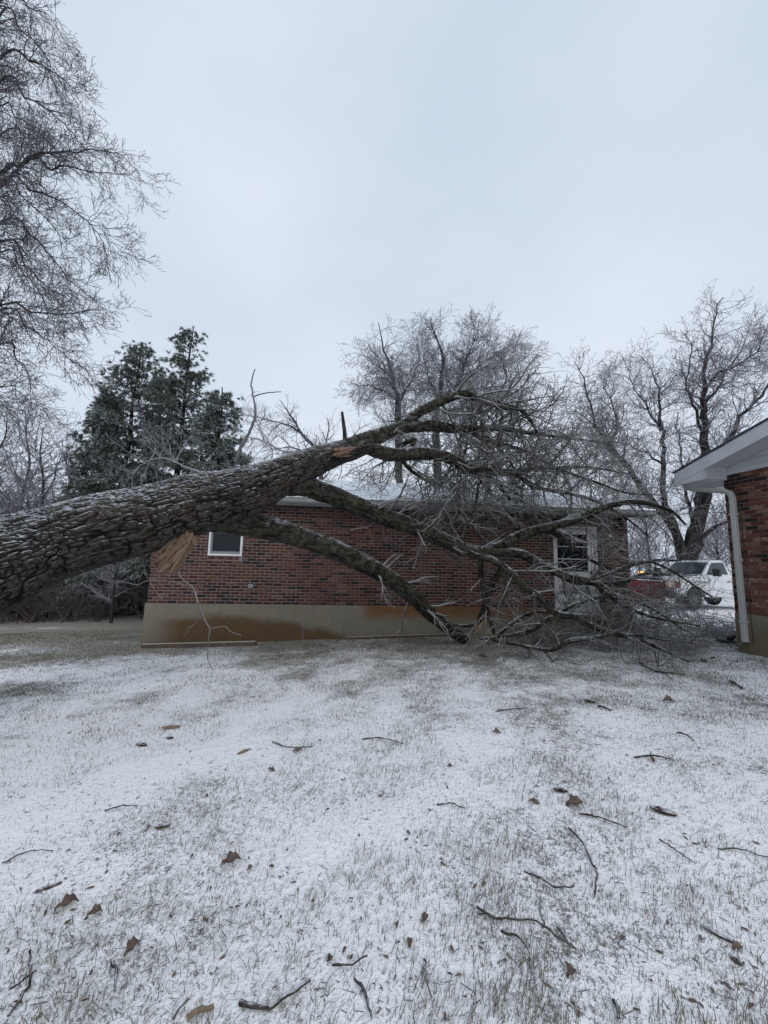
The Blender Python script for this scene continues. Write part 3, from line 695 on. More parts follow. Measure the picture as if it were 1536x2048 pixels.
# black drain tile at the foot of the downspout
sp_ = empty('drain_pan', ground_at(1462, 1288), hrz, 'black plastic drain pan on the snow at the foot of the downspout', 'drain')
MB().box(-.22, .22, -.10, .10, .005, .075).build('pan', M_BLACK, sp_, bevel=.02)
MB().tube([(.02, -.05, .08), (.02, -.0, .13), (.02, .06, .15)], .05, 10).build('elbow', M_BLACK, sp_, smooth=True)
beam('loose_slat', ground_at(1440, 1294), ground_at(1500, 1290), .03, .015, M_SPOUT, 'pale narrow slat lying beside the black drain pan', 'slat')
#PART3
# ------------------------------------------------------------------ the fallen oak
FT = at(-260, 1230, 3.1); FB = Vector((FT.x, FT.y, float(gz(FT.x, FT.y))))
fallen = empty('fallen_oak', FB, 0, 'huge fallen oak with furrowed snow-dusted trunk leaning across the lawn onto the brick garage', 'tree')
def P(lst): return [at(*q[:3]) for q in lst], [q[3] for q in lst]
def knot(U, TH, L):
    # swollen branch collars along the butt
    g = .07 * np.exp(-((U - 1.02) / .20) ** 2) * np.exp(-((np.mod(TH - 5.35 + math.pi, 2 * math.pi) - math.pi) / .45) ** 2)
    g -= .03 * np.exp(-((U - 1.25) / .12) ** 2) * np.exp(-((np.mod(TH - 5.2 + math.pi, 2 * math.pi) - math.pi) / .5) ** 2)
    g += .05 * np.exp(-((U - 4.1) / .3) ** 2) * np.exp(-((np.mod(TH - 5.0 + math.pi, 2 * math.pi) - math.pi) / .5) ** 2)
    return g + .012 * (vnoise(U * 4, np.cos(TH) * 2 + 3, 4) - .5)
tp, tr = P([(-330, 1235, 3.0, .47), (-150, 1180, 3.5, .45), (0, 1128, 3.95, .425), (100, 1090, 4.25, .395), (200, 1062, 4.5, .40), (300, 1038, 4.8, .405), (400, 1008, 5.1, .385), (500, 980, 5.4, .335), (580, 945, 5.7, .255), (650, 915, 5.95, .21), (705, 898, 6.1, .17), (740, 888, 6.25, .12)])
me, Q, RR = limb_mesh('trunk', tp, tr, M_BARK, step=.0105, cell=.027, cu=.15, depth=.036, res=.0088, seed=3, base=FB, lumps=.07, extra=knot)
trunk_o = link('trunk', me, fallen)
LIMBS = {
 'l1': ([(370, 1018, 5.05, .20), (430, 1033, 5.25, .20), (480, 1045, 5.45, .185), (545, 1058, 5.7, .165), (620, 1081, 6.1, .158), (700, 1113, 6.6, .15), (770, 1151, 7.1, .145), (828, 1195, 7.6, .14), (872, 1236, 8.0, .13), (905, 1262, 8.2, .12), (930, 1279, 8.3, .10)], 3),
 'l2': ([(500, 962, 5.45, .20), (540, 965, 5.6, .19), (580, 967, 5.75, .17), (628, 977, 5.95, .16), (693, 1003, 6.3, .152), (758, 1029, 6.6, .148), (823, 1053, 6.9, .14), (888, 1081, 7.15, .132), (935, 1100, 7.3, .12), (990, 1106, 7.45, .10)], 5),
 'l2a': ([(960, 1104, 7.35, .085), (995, 1093, 7.45, .095), (1060, 1064, 7.4, .092), (1125, 1048, 7.3, .085), (1174, 1028, 7.25, .075), (1207, 1015, 7.2, .066), (1256, 1003, 7.15, .052), (1300, 1008, 7.2, .04), (1345, 1024, 7.3, .026), (1372, 1050, 7.3, .014)], 6),
 'l2b': ([(975, 1104, 7.4, .09), (1002, 1103, 7.45, .092), (1044, 1109, 7.4, .085), (1077, 1126, 7.3, .082), (1109, 1142, 7.2, .08), (1145, 1158, 7.1, .078), (1187, 1163, 7.0, .07), (1213, 1152, 7.0, .050), (1249, 1135, 7.0, .036), (1300, 1122, 7.05, .026), (1362, 1121, 7.1, .015)], 7),
 'l2b2': ([(1175, 1162, 7.05, .06), (1213, 1167, 7.1, .05), (1250, 1162, 7.2, .042), (1290, 1148, 7.3, .03), (1340, 1150, 7.4, .018)], 8),
 'l2c': ([(925, 1096, 7.25, .06), (950, 1112, 7.15, .062), (985, 1120, 7.1, .06), (1020, 1143, 6.95, .058), (1048, 1172, 6.85, .056), (1080, 1195, 6.75, .055), (1112, 1226, 6.65, .06), (1150, 1233, 6.55, .052), (1172, 1247, 6.45, .048), (1220, 1265, 6.35, .042), (1270, 1276, 6.2, .036), (1320, 1297, 6.05, .026), (1380, 1324, 5.95, .012)], 9),
 'l2d': ([(1115, 1228, 6.65, .045), (1085, 1245, 6.7, .042), (1060, 1262, 6.75, .038), (1000, 1274, 6.8, .03), (960, 1278, 6.9, .02)], 10),
 'l3': ([(690, 898, 6.05, .15), (731, 894, 6.25, .125), (780, 909, 6.5, .118), (845, 907, 6.9, .11), (894, 915, 7.3, .105), (933, 935, 7.7, .10), (975, 942, 8.1, .092), (1024, 945, 8.5, .078), (1060, 938, 8.8, .06), (1106, 936, 9.1, .045), (1180, 935, 9.5, .03), (1260, 948, 9.8, .015)], 11),
 'l4': ([(695, 897, 6.0, .15), (725, 884, 6.2, .14), (755, 873, 6.4, .13), (787, 860, 6.6, .12), (819, 853, 6.8, .112), (861, 852, 7.1, .10), (910, 857, 7.4, .085), (953, 858, 7.7, .07), (1001, 857, 8.0, .058), (1057, 866, 8.4, .045), (1138, 876, 8.8, .03), (1210, 885, 9.1, .016)], 12),
 'l4b': ([(930, 856, 7.55, .06), (945, 864, 7.6, .062), (962, 876, 7.7, .055), (992, 886, 7.9, .048), (1040, 899, 8.2, .04), (1075, 915, 8.5, .028), (1130, 950, 8.9, .014)], 13),
 'l5': ([(795, 862, 6.65, .07), (813, 844, 6.7, .082), (845, 821, 6.85, .085), (875, 807, 6.95, .082), (900, 796, 7.0, .078), (927, 788, 7.1, .075), (959, 798, 7.2, .068), (1008, 813, 7.4, .06), (1040, 819, 7.5, .045), (1058, 838, 7.6, .034), (1072, 860, 7.7, .022), (1078, 885, 7.8, .012)], 14),
 'l6': ([(1000, 815, 7.4, .03), (1004, 835, 7.5, .026), (998, 862, 7.6, .02), (1005, 890, 7.7, .012)], 15),
 'l7': ([(1075, 1058, 7.3, .055), (1110, 1068, 7.5, .045), (1150, 1098, 7.7, .038), (1185, 1122, 7.8, .032), (1225, 1140, 7.9, .022), (1242, 1152, 8.0, .014)], 16),
 'l8': ([(980, 1110, 7.5, .06), (1003, 1135, 7.65, .06), (985, 1165, 7.8, .058), (975, 1195, 7.9, .055), (964, 1225, 8.0, .05), (955, 1245, 8.05, .042), (930, 1252, 8.1, .036), (905, 1248, 8.15, .024)], 17),
 'l9': ([(962, 1105, 7.45, .05), (962, 1140, 7.5, .05), (966, 1175, 7.5, .048), (972, 1210, 7.5, .045), (980, 1240, 7.5, .04), (990, 1270, 7.5, .03)], 18),
 'l10': ([(990, 1275, 7.3, .035), (1030, 1242, 7.6, .038), (1062, 1226, 7.8, .036), (1110, 1222, 7.9, .03), (1160, 1212, 7.95, .02)], 19),
 'l11': ([(985, 1280, 7.0, .022), (1040, 1290, 6.7, .028), (1100, 1300, 6.45, .032), (1140, 1282, 6.4, .036), (1190, 1275, 6.3, .034), (1235, 1268, 6.3, .028), (1300, 1275, 6.25, .018), (1375, 1290, 6.2, .010)], 20),
 'l12': ([(925, 1085, 7.3, .04), (930, 1055, 7.45, .045), (945, 1030, 7.55, .042), (953, 1000, 7.65, .032), (958, 970, 7.75, .022), (975, 940, 7.85, .012)], 21),
 'l13': ([(1024, 945, 8.45, .05), (1075, 975, 8.5, .045), (1130, 985, 8.5, .038), (1190, 1002, 8.4, .03), (1250, 1035, 8.2, .02), (1300, 1075, 8.0, .011)], 22),
 'l14': ([(940, 935, 7.75, .05), (985, 960, 8.0, .045), (1010, 985, 8.2, .04), (1020, 1000, 8.3, .03)], 23),
 'l15': ([(808, 910, 6.7, .03), (830, 880, 6.9, .04), (800, 895, 7.0, .045), (812, 930, 7.4, .04), (850, 960, 8.0, .03), (890, 975, 8.6, .018)], 24),
 'l16': ([(1106, 936, 9.0, .035), (1180, 960, 8.8, .03), (1250, 985, 8.5, .022), (1320, 990, 8.2, .012)], 25),
 'l17': ([(1112, 1228, 6.65, .035), (1160, 1205, 6.8, .03), (1230, 1192, 6.9, .026), (1300, 1215, 6.9, .02), (1370, 1262, 6.8, .012)], 26),
 'l18': ([(1187, 1165, 7.0, .045), (1215, 1190, 6.9, .035), (1255, 1215, 6.8, .028), (1310, 1235, 6.7, .02), (1400, 1252, 6.6, .010)], 27),
 'l19': ([(1300, 1122, 7.05, .022), (1340, 1140, 7.0, .02), (1380, 1165, 6.9, .016), (1440, 1205, 6.7, .009)], 28),
 'l20': ([(960, 860, 7.75, .03), (1005, 905, 8.2, .035), (1035, 945, 8.6, .028), (1070, 985, 8.8, .016)], 29),
 'stub': ([(690, 885, 6.1, .034), (689, 865, 6.1, .031), (687, 845, 6.1, .028), (684, 824, 6.1, .022)], 30),
}
limb_curves = {}
for nm, (pts, sd) in LIMBS.items():
    p_, r_ = P(pts); thick = max(r_) > .075
    for i, q in enumerate(p_):
        zf = float(gz(q.x, q.y)) + r_[i] * .5
        if q.z < zf: q.z = zf
    me, Q, RR = limb_mesh('limb', p_, r_, M_LIMB, step=.018 if thick else .04, cell=.034, cu=.11, depth=.020 if thick else .008, res=.014 if thick else .02, seed=sd, base=FB, lumps=.16)
    link('limb', me, fallen); limb_curves[nm] = (Q, RR)
# secondary shoots
tw = Twigs(21)
def clampq(q):
    k, v = inside_garage(q)
    if k == 1: q -= gin * (v + .07 + rnd.random() * .12)
    elif k == 2: q.z += v + .01
    return q
_g0 = tw.grow
def gfloor(x, y): return float(gz(x, y))
class FTwigs(Twigs):
    def grow(s, p, d, L, r, lev, *a, **k):
        n0 = len(s.P); Twigs.grow(s, p, d, L, r, lev, *a, **k)
ft = FTwigs(5)
TAPER = .35
def sprout(T, Q, RR, t0, t1, n, L0, L1, lev, droop=0.0, fwd=.5, rf=.4, bias=(0, 0, 0), **kw):
    for _ in range(n):
        i = int((t0 + (t1 - t0) * T.r.random()) * (len(Q) - 1)); i = min(max(i, 1), len(Q) - 2)
        tan = (Q[i + 1] - Q[i - 1]).normalized(); o = T.rv(); o = (o - tan * o.dot(tan)).normalized()
        d = o + tan * fwd + Vector(bias)
        T.grow(Q[i] + o * RR[i] * .6, d, T.r.uniform(L0, L1) * (1.15 - TAPER * i / len(Q)), min(RR[i] * rf, .027) + .002, lev, trop=(0, 0, droop), **kw)
kw = dict(floor=gfloor, seg=.11, wig=.27, rmin=.0045)
FM = dict(l1=1, l2=1, l2a=.6, l2b=.6, l2b2=.6, l7=.6, l19=.5, l18=.8, l9=.7, l8=.7, l2c=.6, l17=.9, l13=1.0)
for nm, t0, n, L0, L1, lev in (('l1', .45, 12, .3, .8, 1), ('l1', .9, 4, .3, .7, 2), ('l2', .42, 12, .35, .9, 2), ('l2a', .15, 26, .5, 1.5, 2), ('l2b', .2, 22, .4, 1.2, 2), ('l2b2', .2, 12, .4, 1.1, 2),
     ('l2c', .1, 24, .4, 1.1, 2), ('l2d', .1, 8, .4, .9, 2), ('l3', .25, 44, .6, 1.8, 2), ('l4', .3, 40, .6, 1.7, 2), ('l4b', .1, 20, .5, 1.4, 2), ('l5', .25, 30, .4, 1.3, 2),
     ('l6', .1, 7, .3, .7, 1), ('l7', .2, 12, .4, 1.0, 2), ('l8', .2, 8, .3, .8, 2), ('l9', .2, 8, .3, .8, 2), ('l10', .2, 10, .4, .9, 2), ('l11', .2, 16, .3, .8, 2), ('l12', .2, 22, .5, 1.3, 2), ('l13', .1, 26, .6, 1.5, 2),
     ('l14', .1, 16, .6, 1.4, 2), ('l15', .2, 22, .6, 1.5, 2), ('l16', .1, 20, .5, 1.3, 2), ('l17', .1, 18, .4, 1.1, 2), ('l18', .1, 16, .4, 1.1, 2), ('l19', .1, 10, .4, 1.0, 2), ('l20', .1, 16, .5, 1.4, 2)):
    Q, RR = limb_curves[nm]; sprout(ft, Q, RR, t0, 1, int(n * FM.get(nm, 1.45)), L0, L1, lev, droop=-.01, **kw)
# brush lying on the lawn and against the door
for _ in range(58):
    px = ft.r.uniform(1030, 1440); py = ft.r.uniform(1225, 1290); g = ground_at(px, py + 12); g.z += ft.r.uniform(0, .22)
    ft.grow(g, Vector((ft.r.uniform(.2, 1), ft.r.uniform(-.5, .5), ft.r.uniform(-.1, .35))), ft.r.uniform(.6, 1.6), ft.r.uniform(.006, .017), 2, trop=(0, 0, -.03), **kw)
for _ in range(26):
    g = at(ft.r.uniform(1100, 1330), ft.r.uniform(1195, 1245), ft.r.uniform(7.6, 8.6))
    ft.grow(g, Vector((ft.r.uniform(-.3, 1), ft.r.uniform(-.5, .5), ft.r.uniform(-.1, .35))), ft.r.uniform(.6, 1.5), ft.r.uniform(.006, .016), 2, trop=(0, 0, -.03), **kw)
# twig heap on the roof, part of the crown
for _ in range(44):
    px = ft.r.uniform(640, 1240); y = ft.r.uniform(9.2, 12.0); p = at(px, 960, y); l = p - GBASE
    p.z = GBASE.z + GT + .2 + .30 * max(0, l.dot(gin)) + ft.r.uniform(.02, .5)
    ft.grow(p, Vector((ft.r.uniform(-.3, 1), ft.r.uniform(-.6, .6), ft.r.uniform(-.1, .5))), ft.r.uniform(.7, 1.8), ft.r.uniform(.006, .02), 2, trop=(0, 0, -.02), **kw)
for pl in ft.P:
    for q in pl: clampq(q)
tag(link('twigs', ft.mesh('twigs', M_TWIG, FB), fallen), kind='stuff')
# countable shoots seen against sky and wall
def shoot(pts, r0, r1, name='shoot', m=M_TWIG, lev=None, par=fallen, base=FB):
    p_ = [at(*q) for q in pts]; n = len(p_); rr = [r0 + (r1 - r0) * i / (n - 1) for i in range(n)]
    Q, R2 = catmull(p_, rr, .05); T = Twigs(hash(len(pts)) % 99); T.P.append([q + T.rv() * .004 for q in Q]); T.R.append(R2)
    if lev: sprout(T, Q, R2, .15, 1, lev[0], lev[1], lev[2], lev[3], seg=.07, wig=.3, rmin=.003)
    return link(name, T.mesh(name, m, base, 5), par)
shoot([(470, 925, 5.5), (484, 890, 5.55), (503, 855, 5.6), (511, 825, 5.6), (506, 790, 5.65), (503, 762, 5.7), (509, 738, 5.7)], .026, .008, 'bare_shoot', M_TWIG_DARK)
shoot([(508, 792, 5.65), (530, 786, 5.7), (563, 783, 5.7)], .011, .006, 'bare_shoot', M_TWIG_DARK)
shoot([(345, 1128, 4.95), (362, 1156, 4.95), (385, 1175, 4.95), (395, 1203, 4.9), (402, 1222, 4.9), (413, 1245, 4.9), (420, 1257, 4.9), (415, 1290, 4.85), (414, 1312, 4.85), (427, 1344, 4.8)], .012, .004, 'hanging_twig', M_TWIG)
shoot([(402, 1222, 4.9), (392, 1245, 4.9), (378, 1257, 4.9), (368, 1272, 4.9)], .006, .004, 'hanging_twig', M_TWIG)
shoot([(420, 1257, 4.9), (452, 1253, 4.9), (460, 1263, 4.9), (482, 1270, 4.9)], .006, .004, 'hanging_twig', M_TWIG)
shoot([(415, 1292, 4.85), (395, 1310, 4.8), (360, 1322, 4.8)], .005, .003, 'hanging_twig', M_TWIG)
shoot([(190, 1150, 4.6), (208, 1161, 4.6), (245, 1163, 4.65), (275, 1169, 4.7), (300, 1160, 4.8), (340, 1163, 4.85), (372, 1170, 4.9)], .007, .004, 'hanging_twig', M_TWIG, (6, .06, .2, 0))
shoot([(285, 1120, 4.8), (292, 1150, 4.8), (310, 1180, 4.8), (325, 1198, 4.8)], .006, .003, 'hanging_twig', M_TWIG, (4, .08, .2, 0))
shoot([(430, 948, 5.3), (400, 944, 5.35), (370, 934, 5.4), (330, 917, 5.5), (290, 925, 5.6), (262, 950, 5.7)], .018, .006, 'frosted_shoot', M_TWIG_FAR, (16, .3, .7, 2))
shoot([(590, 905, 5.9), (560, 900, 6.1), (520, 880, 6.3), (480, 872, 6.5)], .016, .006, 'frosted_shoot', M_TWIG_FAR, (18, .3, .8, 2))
shoot([(700, 1060, 6.5), (742, 1050, 6.6), (760, 1020, 6.7), (790, 1008, 6.7)], .008, .004, 'hanging_twig', M_TWIG, (6, .15, .4, 1))
# torn sapwood under the trunk
def shards(name, root, tip, spread, n, L0, L1, m, seed, wid=.02):
    r = random.Random(seed); mbx = MB()
    for i in range(n):
        a = root + Vector((r.uniform(-1, 1) * spread, r.uniform(-1, 1) * spread * .5, r.uniform(-1, 1) * spread)); d = (tip - root).normalized() + Vector((r.gauss(0, .10), r.gauss(0, .10), r.gauss(0, .10)))
        L = r.uniform(L0, L1); w0 = wid * r.uniform(.5, 1.5); b = a + d * L; s = d.cross(Vector((0, 1, 0))).normalized(); t = d.cross(s).normalized()
        q = [a + s * w0 + t * w0 * .4, a + s * w0 - t * w0 * .4, a - s * w0 - t * w0 * .4, a - s * w0 + t * w0 * .4]; c = a + d * L * .7
        w1 = w0 * .7; q2 = [c + s * w1 + t * w1 * .3, c + s * w1 - t * w1 * .3, c - s * w1 - t * w1 * .3, c - s * w1 + t * w1 * .3]
        vs = [x - FB for x in q + q2 + [b + s * w0 * .5 * r.uniform(-1, 1)]]
        mbx.add(vs, [(0, 1, 2, 3), (0, 4, 5, 1), (1, 5, 6, 2), (2, 6, 7, 3), (3, 7, 4, 0), (4, 8, 5), (5, 8, 6), (6, 8, 7), (7, 8, 4)])
    return mbx.build(name, m, fallen)
M_WOOD = mat('torn_sapwood', (.3, .2, .1), .7); t_ = NT(M_WOOD)
t_.color(t_.mix(t_.noise(16, 4, .8), (.05, .030, .018), (.30, .215, .135))); t_.bump(t_.noise(40, 3), .6, .004)
M_WOODR = mat('torn_red_wood', (.20, .10, .06), .8); t_ = NT(M_WOODR)
t_.color(t_.mix(t_.noise(22, 4, .8), (.04, .022, .015), (.27, .165, .11))); t_.bump(t_.noise(40, 3), .6, .004)
for k, (a, b, sp__, n, l0, l1, m_, wd) in enumerate(((((376, 1076, 4.82)), ((322, 1150, 4.85)), .05, 13, .34, .56, M_WOOD, .042), (((366, 1076, 4.8)), ((308, 1138, 4.85)), .09, 34, .22, .44, M_WOODR, .026), (((345, 1082, 4.75)), ((304, 1118, 4.8)), .06, 18, .15, .30, M_WOOD, .018))):
    shards('torn_wood', at(*a), at(*b), sp__, n, l0, l1, m_, 40 + k, wd)
sl_ = MB(); pa = [at(*q) for q in ((392, 1070, 4.9), (385, 1092, 4.9), (360, 1120, 4.92), (336, 1142, 4.94), (326, 1150, 4.95), (330, 1138, 4.95), (352, 1110, 4.92), (376, 1078, 4.9))]
vs = [p - FB for p in pa] + [p - FB + Vector((0, .06, 0)) for p in pa]; n = len(pa)
sl_.add(vs, [tuple(range(n)), tuple(range(2 * n - 1, n - 1, -1))] + [(i, i + n, (i + 1) % n + n, (i + 1) % n) for i in range(n)]); sl_.build('torn_slab', M_WOOD, fallen)
for a, b in (((382, 1068, 4.8), (396, 1095, 4.78)), ((968, 1245, 7.4), (940, 1268, 7.3)), ((975, 1262, 7.2), (988, 1276, 7.2)), ((962, 1248, 7.3), (955, 1266, 7.3))):
    shards('splinter', at(*a), at(*b), .012, 4, .10, .22, M_WOOD, int(a[0]), .014)
# torn patch at the top fork
shards('torn_wood', at(672, 905, 5.72), at(715, 893, 5.9), .05, 16, .15, .32, M_WOODR, 77, .02)

# ------------------------------------------------------------------ standing trees with traced limbs
M_TRUNK_FAR = bark_material('dark_far_bark', (.02, .018, .018), (.07, .06, .058), .3, .1)
def tube_limbs(limbs, base, m, name='trunk', sides=9, step=.25, wob=.02, seed=1):
    T = Twigs(seed); curves = []
    for pts, r0, r1 in limbs:
        n = len(pts); rr = [r1 + (r0 - r1) * (1 - i / (n - 1)) ** 1.35 for i in range(n)]; Q, R2 = catmull(pts, rr, step)
        Q = [Q[0]] + [q + T.rv() * wob for q in Q[1:]]; T.P.append(Q); T.R.append(R2); curves.append((Q, R2))
    V, F = tubes(T.P, T.R, sides); V = V - np.array(base)
    h = .5 + .5 * np.sin(np.arange(len(V)) * 2.4)
    return mesh_np(name, V, F, m, True, attrs={'h': h}), curves
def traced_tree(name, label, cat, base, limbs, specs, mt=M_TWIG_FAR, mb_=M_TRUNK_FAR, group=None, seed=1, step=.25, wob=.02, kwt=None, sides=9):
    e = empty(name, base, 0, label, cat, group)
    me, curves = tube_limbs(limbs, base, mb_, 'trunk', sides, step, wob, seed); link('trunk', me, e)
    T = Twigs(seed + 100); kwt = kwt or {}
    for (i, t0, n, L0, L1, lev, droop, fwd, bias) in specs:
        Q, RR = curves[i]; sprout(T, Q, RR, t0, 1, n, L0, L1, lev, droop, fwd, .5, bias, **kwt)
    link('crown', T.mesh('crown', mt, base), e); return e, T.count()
cnt = {}
# near tree off the left edge
LY = 9.0
def A(l, Y=LY, dy=0): return [at(x, y, Y + dy * i / max(1, len(l) - 1)) for i, (x, y) in enumerate(l)]
lb = Vector((-13.2, 9.6, float(gz(-13.2, 9.6)))); def_top = lb + Vector((0, 0, 14))
def off(z, x=-12.9, y=9.5): return Vector((x, y, z))
L = []
def add(l, z0, r0, r1, Y=LY, dy=0): L.append(([off(z0), *A(l, Y, dy)], r0, r1))
L.append(([lb, lb + Vector((.1, 0, 3)), lb + Vector((0, .1, 7)), lb + Vector((.3, 0, 11)), lb + Vector((.5, .2, 15))], .38, .10))
add([(0, 347), (35, 335), (65, 312), (110, 305), (150, 303), (195, 300), (245, 312), (280, 350)], 8.5, 0.050, .008, 9.0, .6)
add([(40, 335), (100, 338), (130, 331), (170, 342), (215, 346), (262, 352)], 8.0, 0.035, .007, 9.1, .3)
add([(0, 365), (60, 380), (110, 397), (160, 430), (195, 465), (215, 512)], 8.2, 0.035, .007, 8.8, -.5)
add([(0, 372), (45, 395), (85, 430), (118, 470), (125, 515)], 8.1, 0.025, .006, 9.5)
add([(0, 115), (60, 122), (90, 135), (130, 160), (160, 205)], 11.4, 0.040, .007, 9.2)
add([(0, 162), (50, 195), (90, 215), (130, 250), (162, 290), (180, 310)], 11.0, 0.030, .006, 8.8)
add([(0, 30), (40, 60), (80, 95), (110, 145), (135, 185)], 12.2, 0.030, .006, 9.4)
add([(0, 5), (60, 15), (95, 30), (115, 60)], 13, 0.025, .006, 9.0)
add([(0, 445), (60, 470), (100, 510), (130, 550), (155, 575), (192, 600)], 7.5, 0.035, .007, 8.7)
add([(0, 483), (50, 530), (90, 570), (130, 595), (170, 612)], 7.1, 0.030, .006, 9.2)
add([(0, 505), (40, 540), (80, 585), (100, 640), (128, 690)], 6.8, 0.025, .005, 9.6)
add([(0, 612), (60, 624), (130, 628), (170, 622), (200, 615)], 5.9, 0.030, .006, 9.0)
add([(0, 622), (50, 650), (95, 680), (130, 712), (165, 735)], 5.6, 0.025, .006, 9.3)
add([(0, 690), (30, 715), (55, 745), (62, 790), (60, 825)], 5.0, 0.025, .005, 9.0)
add([(0, 775), (30, 788), (48, 812)], 4.4, 0.020, .005, 8.9)
add([(0, 270), (45, 265), (70, 285), (95, 300)], 10, 0.025, .005, 9.8)
add([(0, 215), (30, 235), (70, 255), (110, 300), (150, 330)], 10.4, 0.022, .005, 9.6)
TAPER = .12
specs = [(i, .40, 42, .4, 1.05, 2, -.004, .95, (.2, 0, 0)) for i in range(1, len(L))]
e, c = traced_tree('overhanging_oak', 'tall iced bare tree reaching in from the left edge', 'tree', lb, L, specs, M_TWIG_DARK, M_TRUNK_FAR, seed=12, step=.12, wob=.012, kwt=dict(seg=.095, wig=.33, rmin=.0048, ang=(25, 60), dens=.9)); cnt['left'] = c

TAPER = .5
# paired tree behind the garage
CY = 22.0
def AB(l, Y=CY, dy=0): return A([(x, y + max(0, 900 - y) * .09) for x, y in l], Y, dy)
def AO(l, Y=19.0, dy=0): return A([(x, y + max(0, 900 - y) * .07) for x, y in l], Y, dy)
b1 = at(800, 1060, CY); b1 = Vector((b1.x, b1.y, float(gz(b1.x, b1.y))))
L = [([b1] + AB([(797, 830), (795, 790), (785, 745), (775, 700), (765, 660), (755, 620)]), .24, .02),
     (AB([(796, 800), (810, 770), (825, 745), (838, 700), (832, 650)], CY, 2), .09, .012),
     (AB([(795, 790), (765, 768), (735, 760), (705, 755)], CY, -1.5), .06, .01),
     (AB([(783, 742), (760, 720), (735, 700), (710, 685)], CY, 1), .05, .01),
     (AB([(790, 770), (775, 745), (760, 740), (720, 790)], CY, 1), .04, .01)]
specs = [(0, .48, 78, 1.3, 2.6, 2, 0, .7, (0, 0, 0)), (1, .1, 50, 1.1, 2.2, 2, 0, .8, (0, 0, 0)), (2, .1, 39, .9, 1.8, 2, 0, .8, (0, 0, 0)), (3, .1, 34, .8, 1.7, 2, 0, .8, (0, 0, 0)), (4, .1, 30, .8, 1.7, 2, -.02, .8, (0, 0, 0))]
KC = dict(seg=.17, wig=.33, rmin=.0088, ang=(30, 70), dens=.95)
e, c = traced_tree('bare_tree', 'slender iced tree with pale twigs, left one of the pair behind the garage roof', 'tree', b1, L, specs, seed=31, step=.4, wob=.04, kwt=KC, group=None); cnt['c1'] = c
b2 = at(885, 1060, 22.5); b2 = Vector((b2.x, b2.y, float(gz(b2.x, b2.y))))
L = [([b2] + AB([(872, 830), (880, 790), (884, 745), (886, 690), (870, 640), (862, 612)], 22.5), .27, .02),
     (AB([(878, 800), (900, 770), (925, 745), (955, 720), (990, 690), (1030, 660)], 22.5, 1.5), .12, .012),
     (AB([(918, 750), (928, 715), (938, 680), (955, 640), (960, 612)], 22.5, -1), .08, .012),
     (AB([(880, 790), (862, 755), (850, 710), (842, 660)], 22.5, 2), .08, .012),
     (AB([(900, 775), (950, 765), (1000, 755), (1050, 735)], 22.5, -2), .06, .01),
     (AB([(885, 820), (940, 805), (1000, 800), (1060, 790)], 22.5, 1), .06, .01),
     (AB([(960, 717), (1000, 720), (1045, 700), (1070, 680)], 22.5, 1), .05, .01)]
specs = [(0, .48, 85, 1.3, 2.5, 2, 0, .7, (0, 0, 0)), (1, .1, 85, 1.2, 2.4, 2, 0, .8, (0, 0, 0)), (2, .1, 58, 1.0, 2.0, 2, 0, .8, (0, 0, 0)), (3, .1, 50, 1.0, 2.0, 2, 0, .8, (0, 0, 0)), (4, .1, 58, 1.0, 2.2, 2, -.01, .8, (0, 0, 0)), (5, .1, 58, 1.0, 2.2, 2, -.02, .8, (0, 0, 0)), (6, .1, 42, .9, 1.8, 2, 0, .8, (0, 0, 0))]
e, c = traced_tree('bare_tree', 'broad densely twigged icy tree, right one of the pair behind the garage roof', 'tree', b2, L, specs, seed=33, step=.4, wob=.04, kwt=KC); cnt['c2'] = c

# great oak behind the pickup
OY = 19.0
b3 = at(1372, 1195, OY); b3 = Vector((b3.x, b3.y, float(gz(b3.x, b3.y))))
L = [([b3] + AO([(1375, 1130), (1385, 1080), (1405, 1000), (1408, 920), (1410, 830), (1405, 770), (1415, 700), (1425, 640), (1440, 572)], OY), .42, .02),
     (AO([(1365, 1120), (1352, 1060), (1325, 1030), (1290, 985), (1255, 935), (1215, 890), (1195, 850), (1180, 800), (1165, 745), (1150, 705)], OY, -2), .22, .014),
     (AO([(1372, 1110), (1345, 1050), (1325, 990), (1328, 900), (1320, 830), (1318, 770), (1300, 730), (1275, 695)], OY, 2), .20, .014),
     (AO([(1385, 1110), (1415, 1000), (1445, 900), (1485, 830), (1530, 770), (1570, 700)], OY, -1), .22, .03),
     (AO([(1378, 1095), (1420, 1065), (1460, 1045), (1510, 1010)], OY, -1), .14, .03),
     (AO([(1255, 935), (1230, 905), (1200, 860), (1170, 830), (1130, 815)], OY - 1, 0), .08, .012),
     (AO([(1215, 890), (1235, 840), (1220, 790), (1205, 750)], OY - 1.5, 0), .07, .012),
     (AO([(1405, 860), (1385, 800), (1370, 750), (1385, 690), (1362, 640)], OY, 1), .08, .012),
     (AO([(1410, 800), (1450, 740), (1480, 690), (1500, 640)], OY, 1), .08, .012),
     (AO([(1322, 860), (1290, 800), (1270, 770), (1240, 690)], OY + 1, 1), .07, .012),
     (AO([(1410, 770), (1440, 735), (1500, 700), (1545, 620)], OY, -2), .09, .015),
     (AO([(1330, 930), (1280, 900), (1230, 880), (1160, 890)], OY + 1, -2), .06, .012),
     (AO([(1390, 1060), (1370, 980), (1360, 900), (1355, 820)], OY, 2.5), .10, .015),
     (AO([(1345, 1050), (1310, 1020), (1275, 1010), (1230, 1010)], OY, -2), .09, .015)]
specs = []
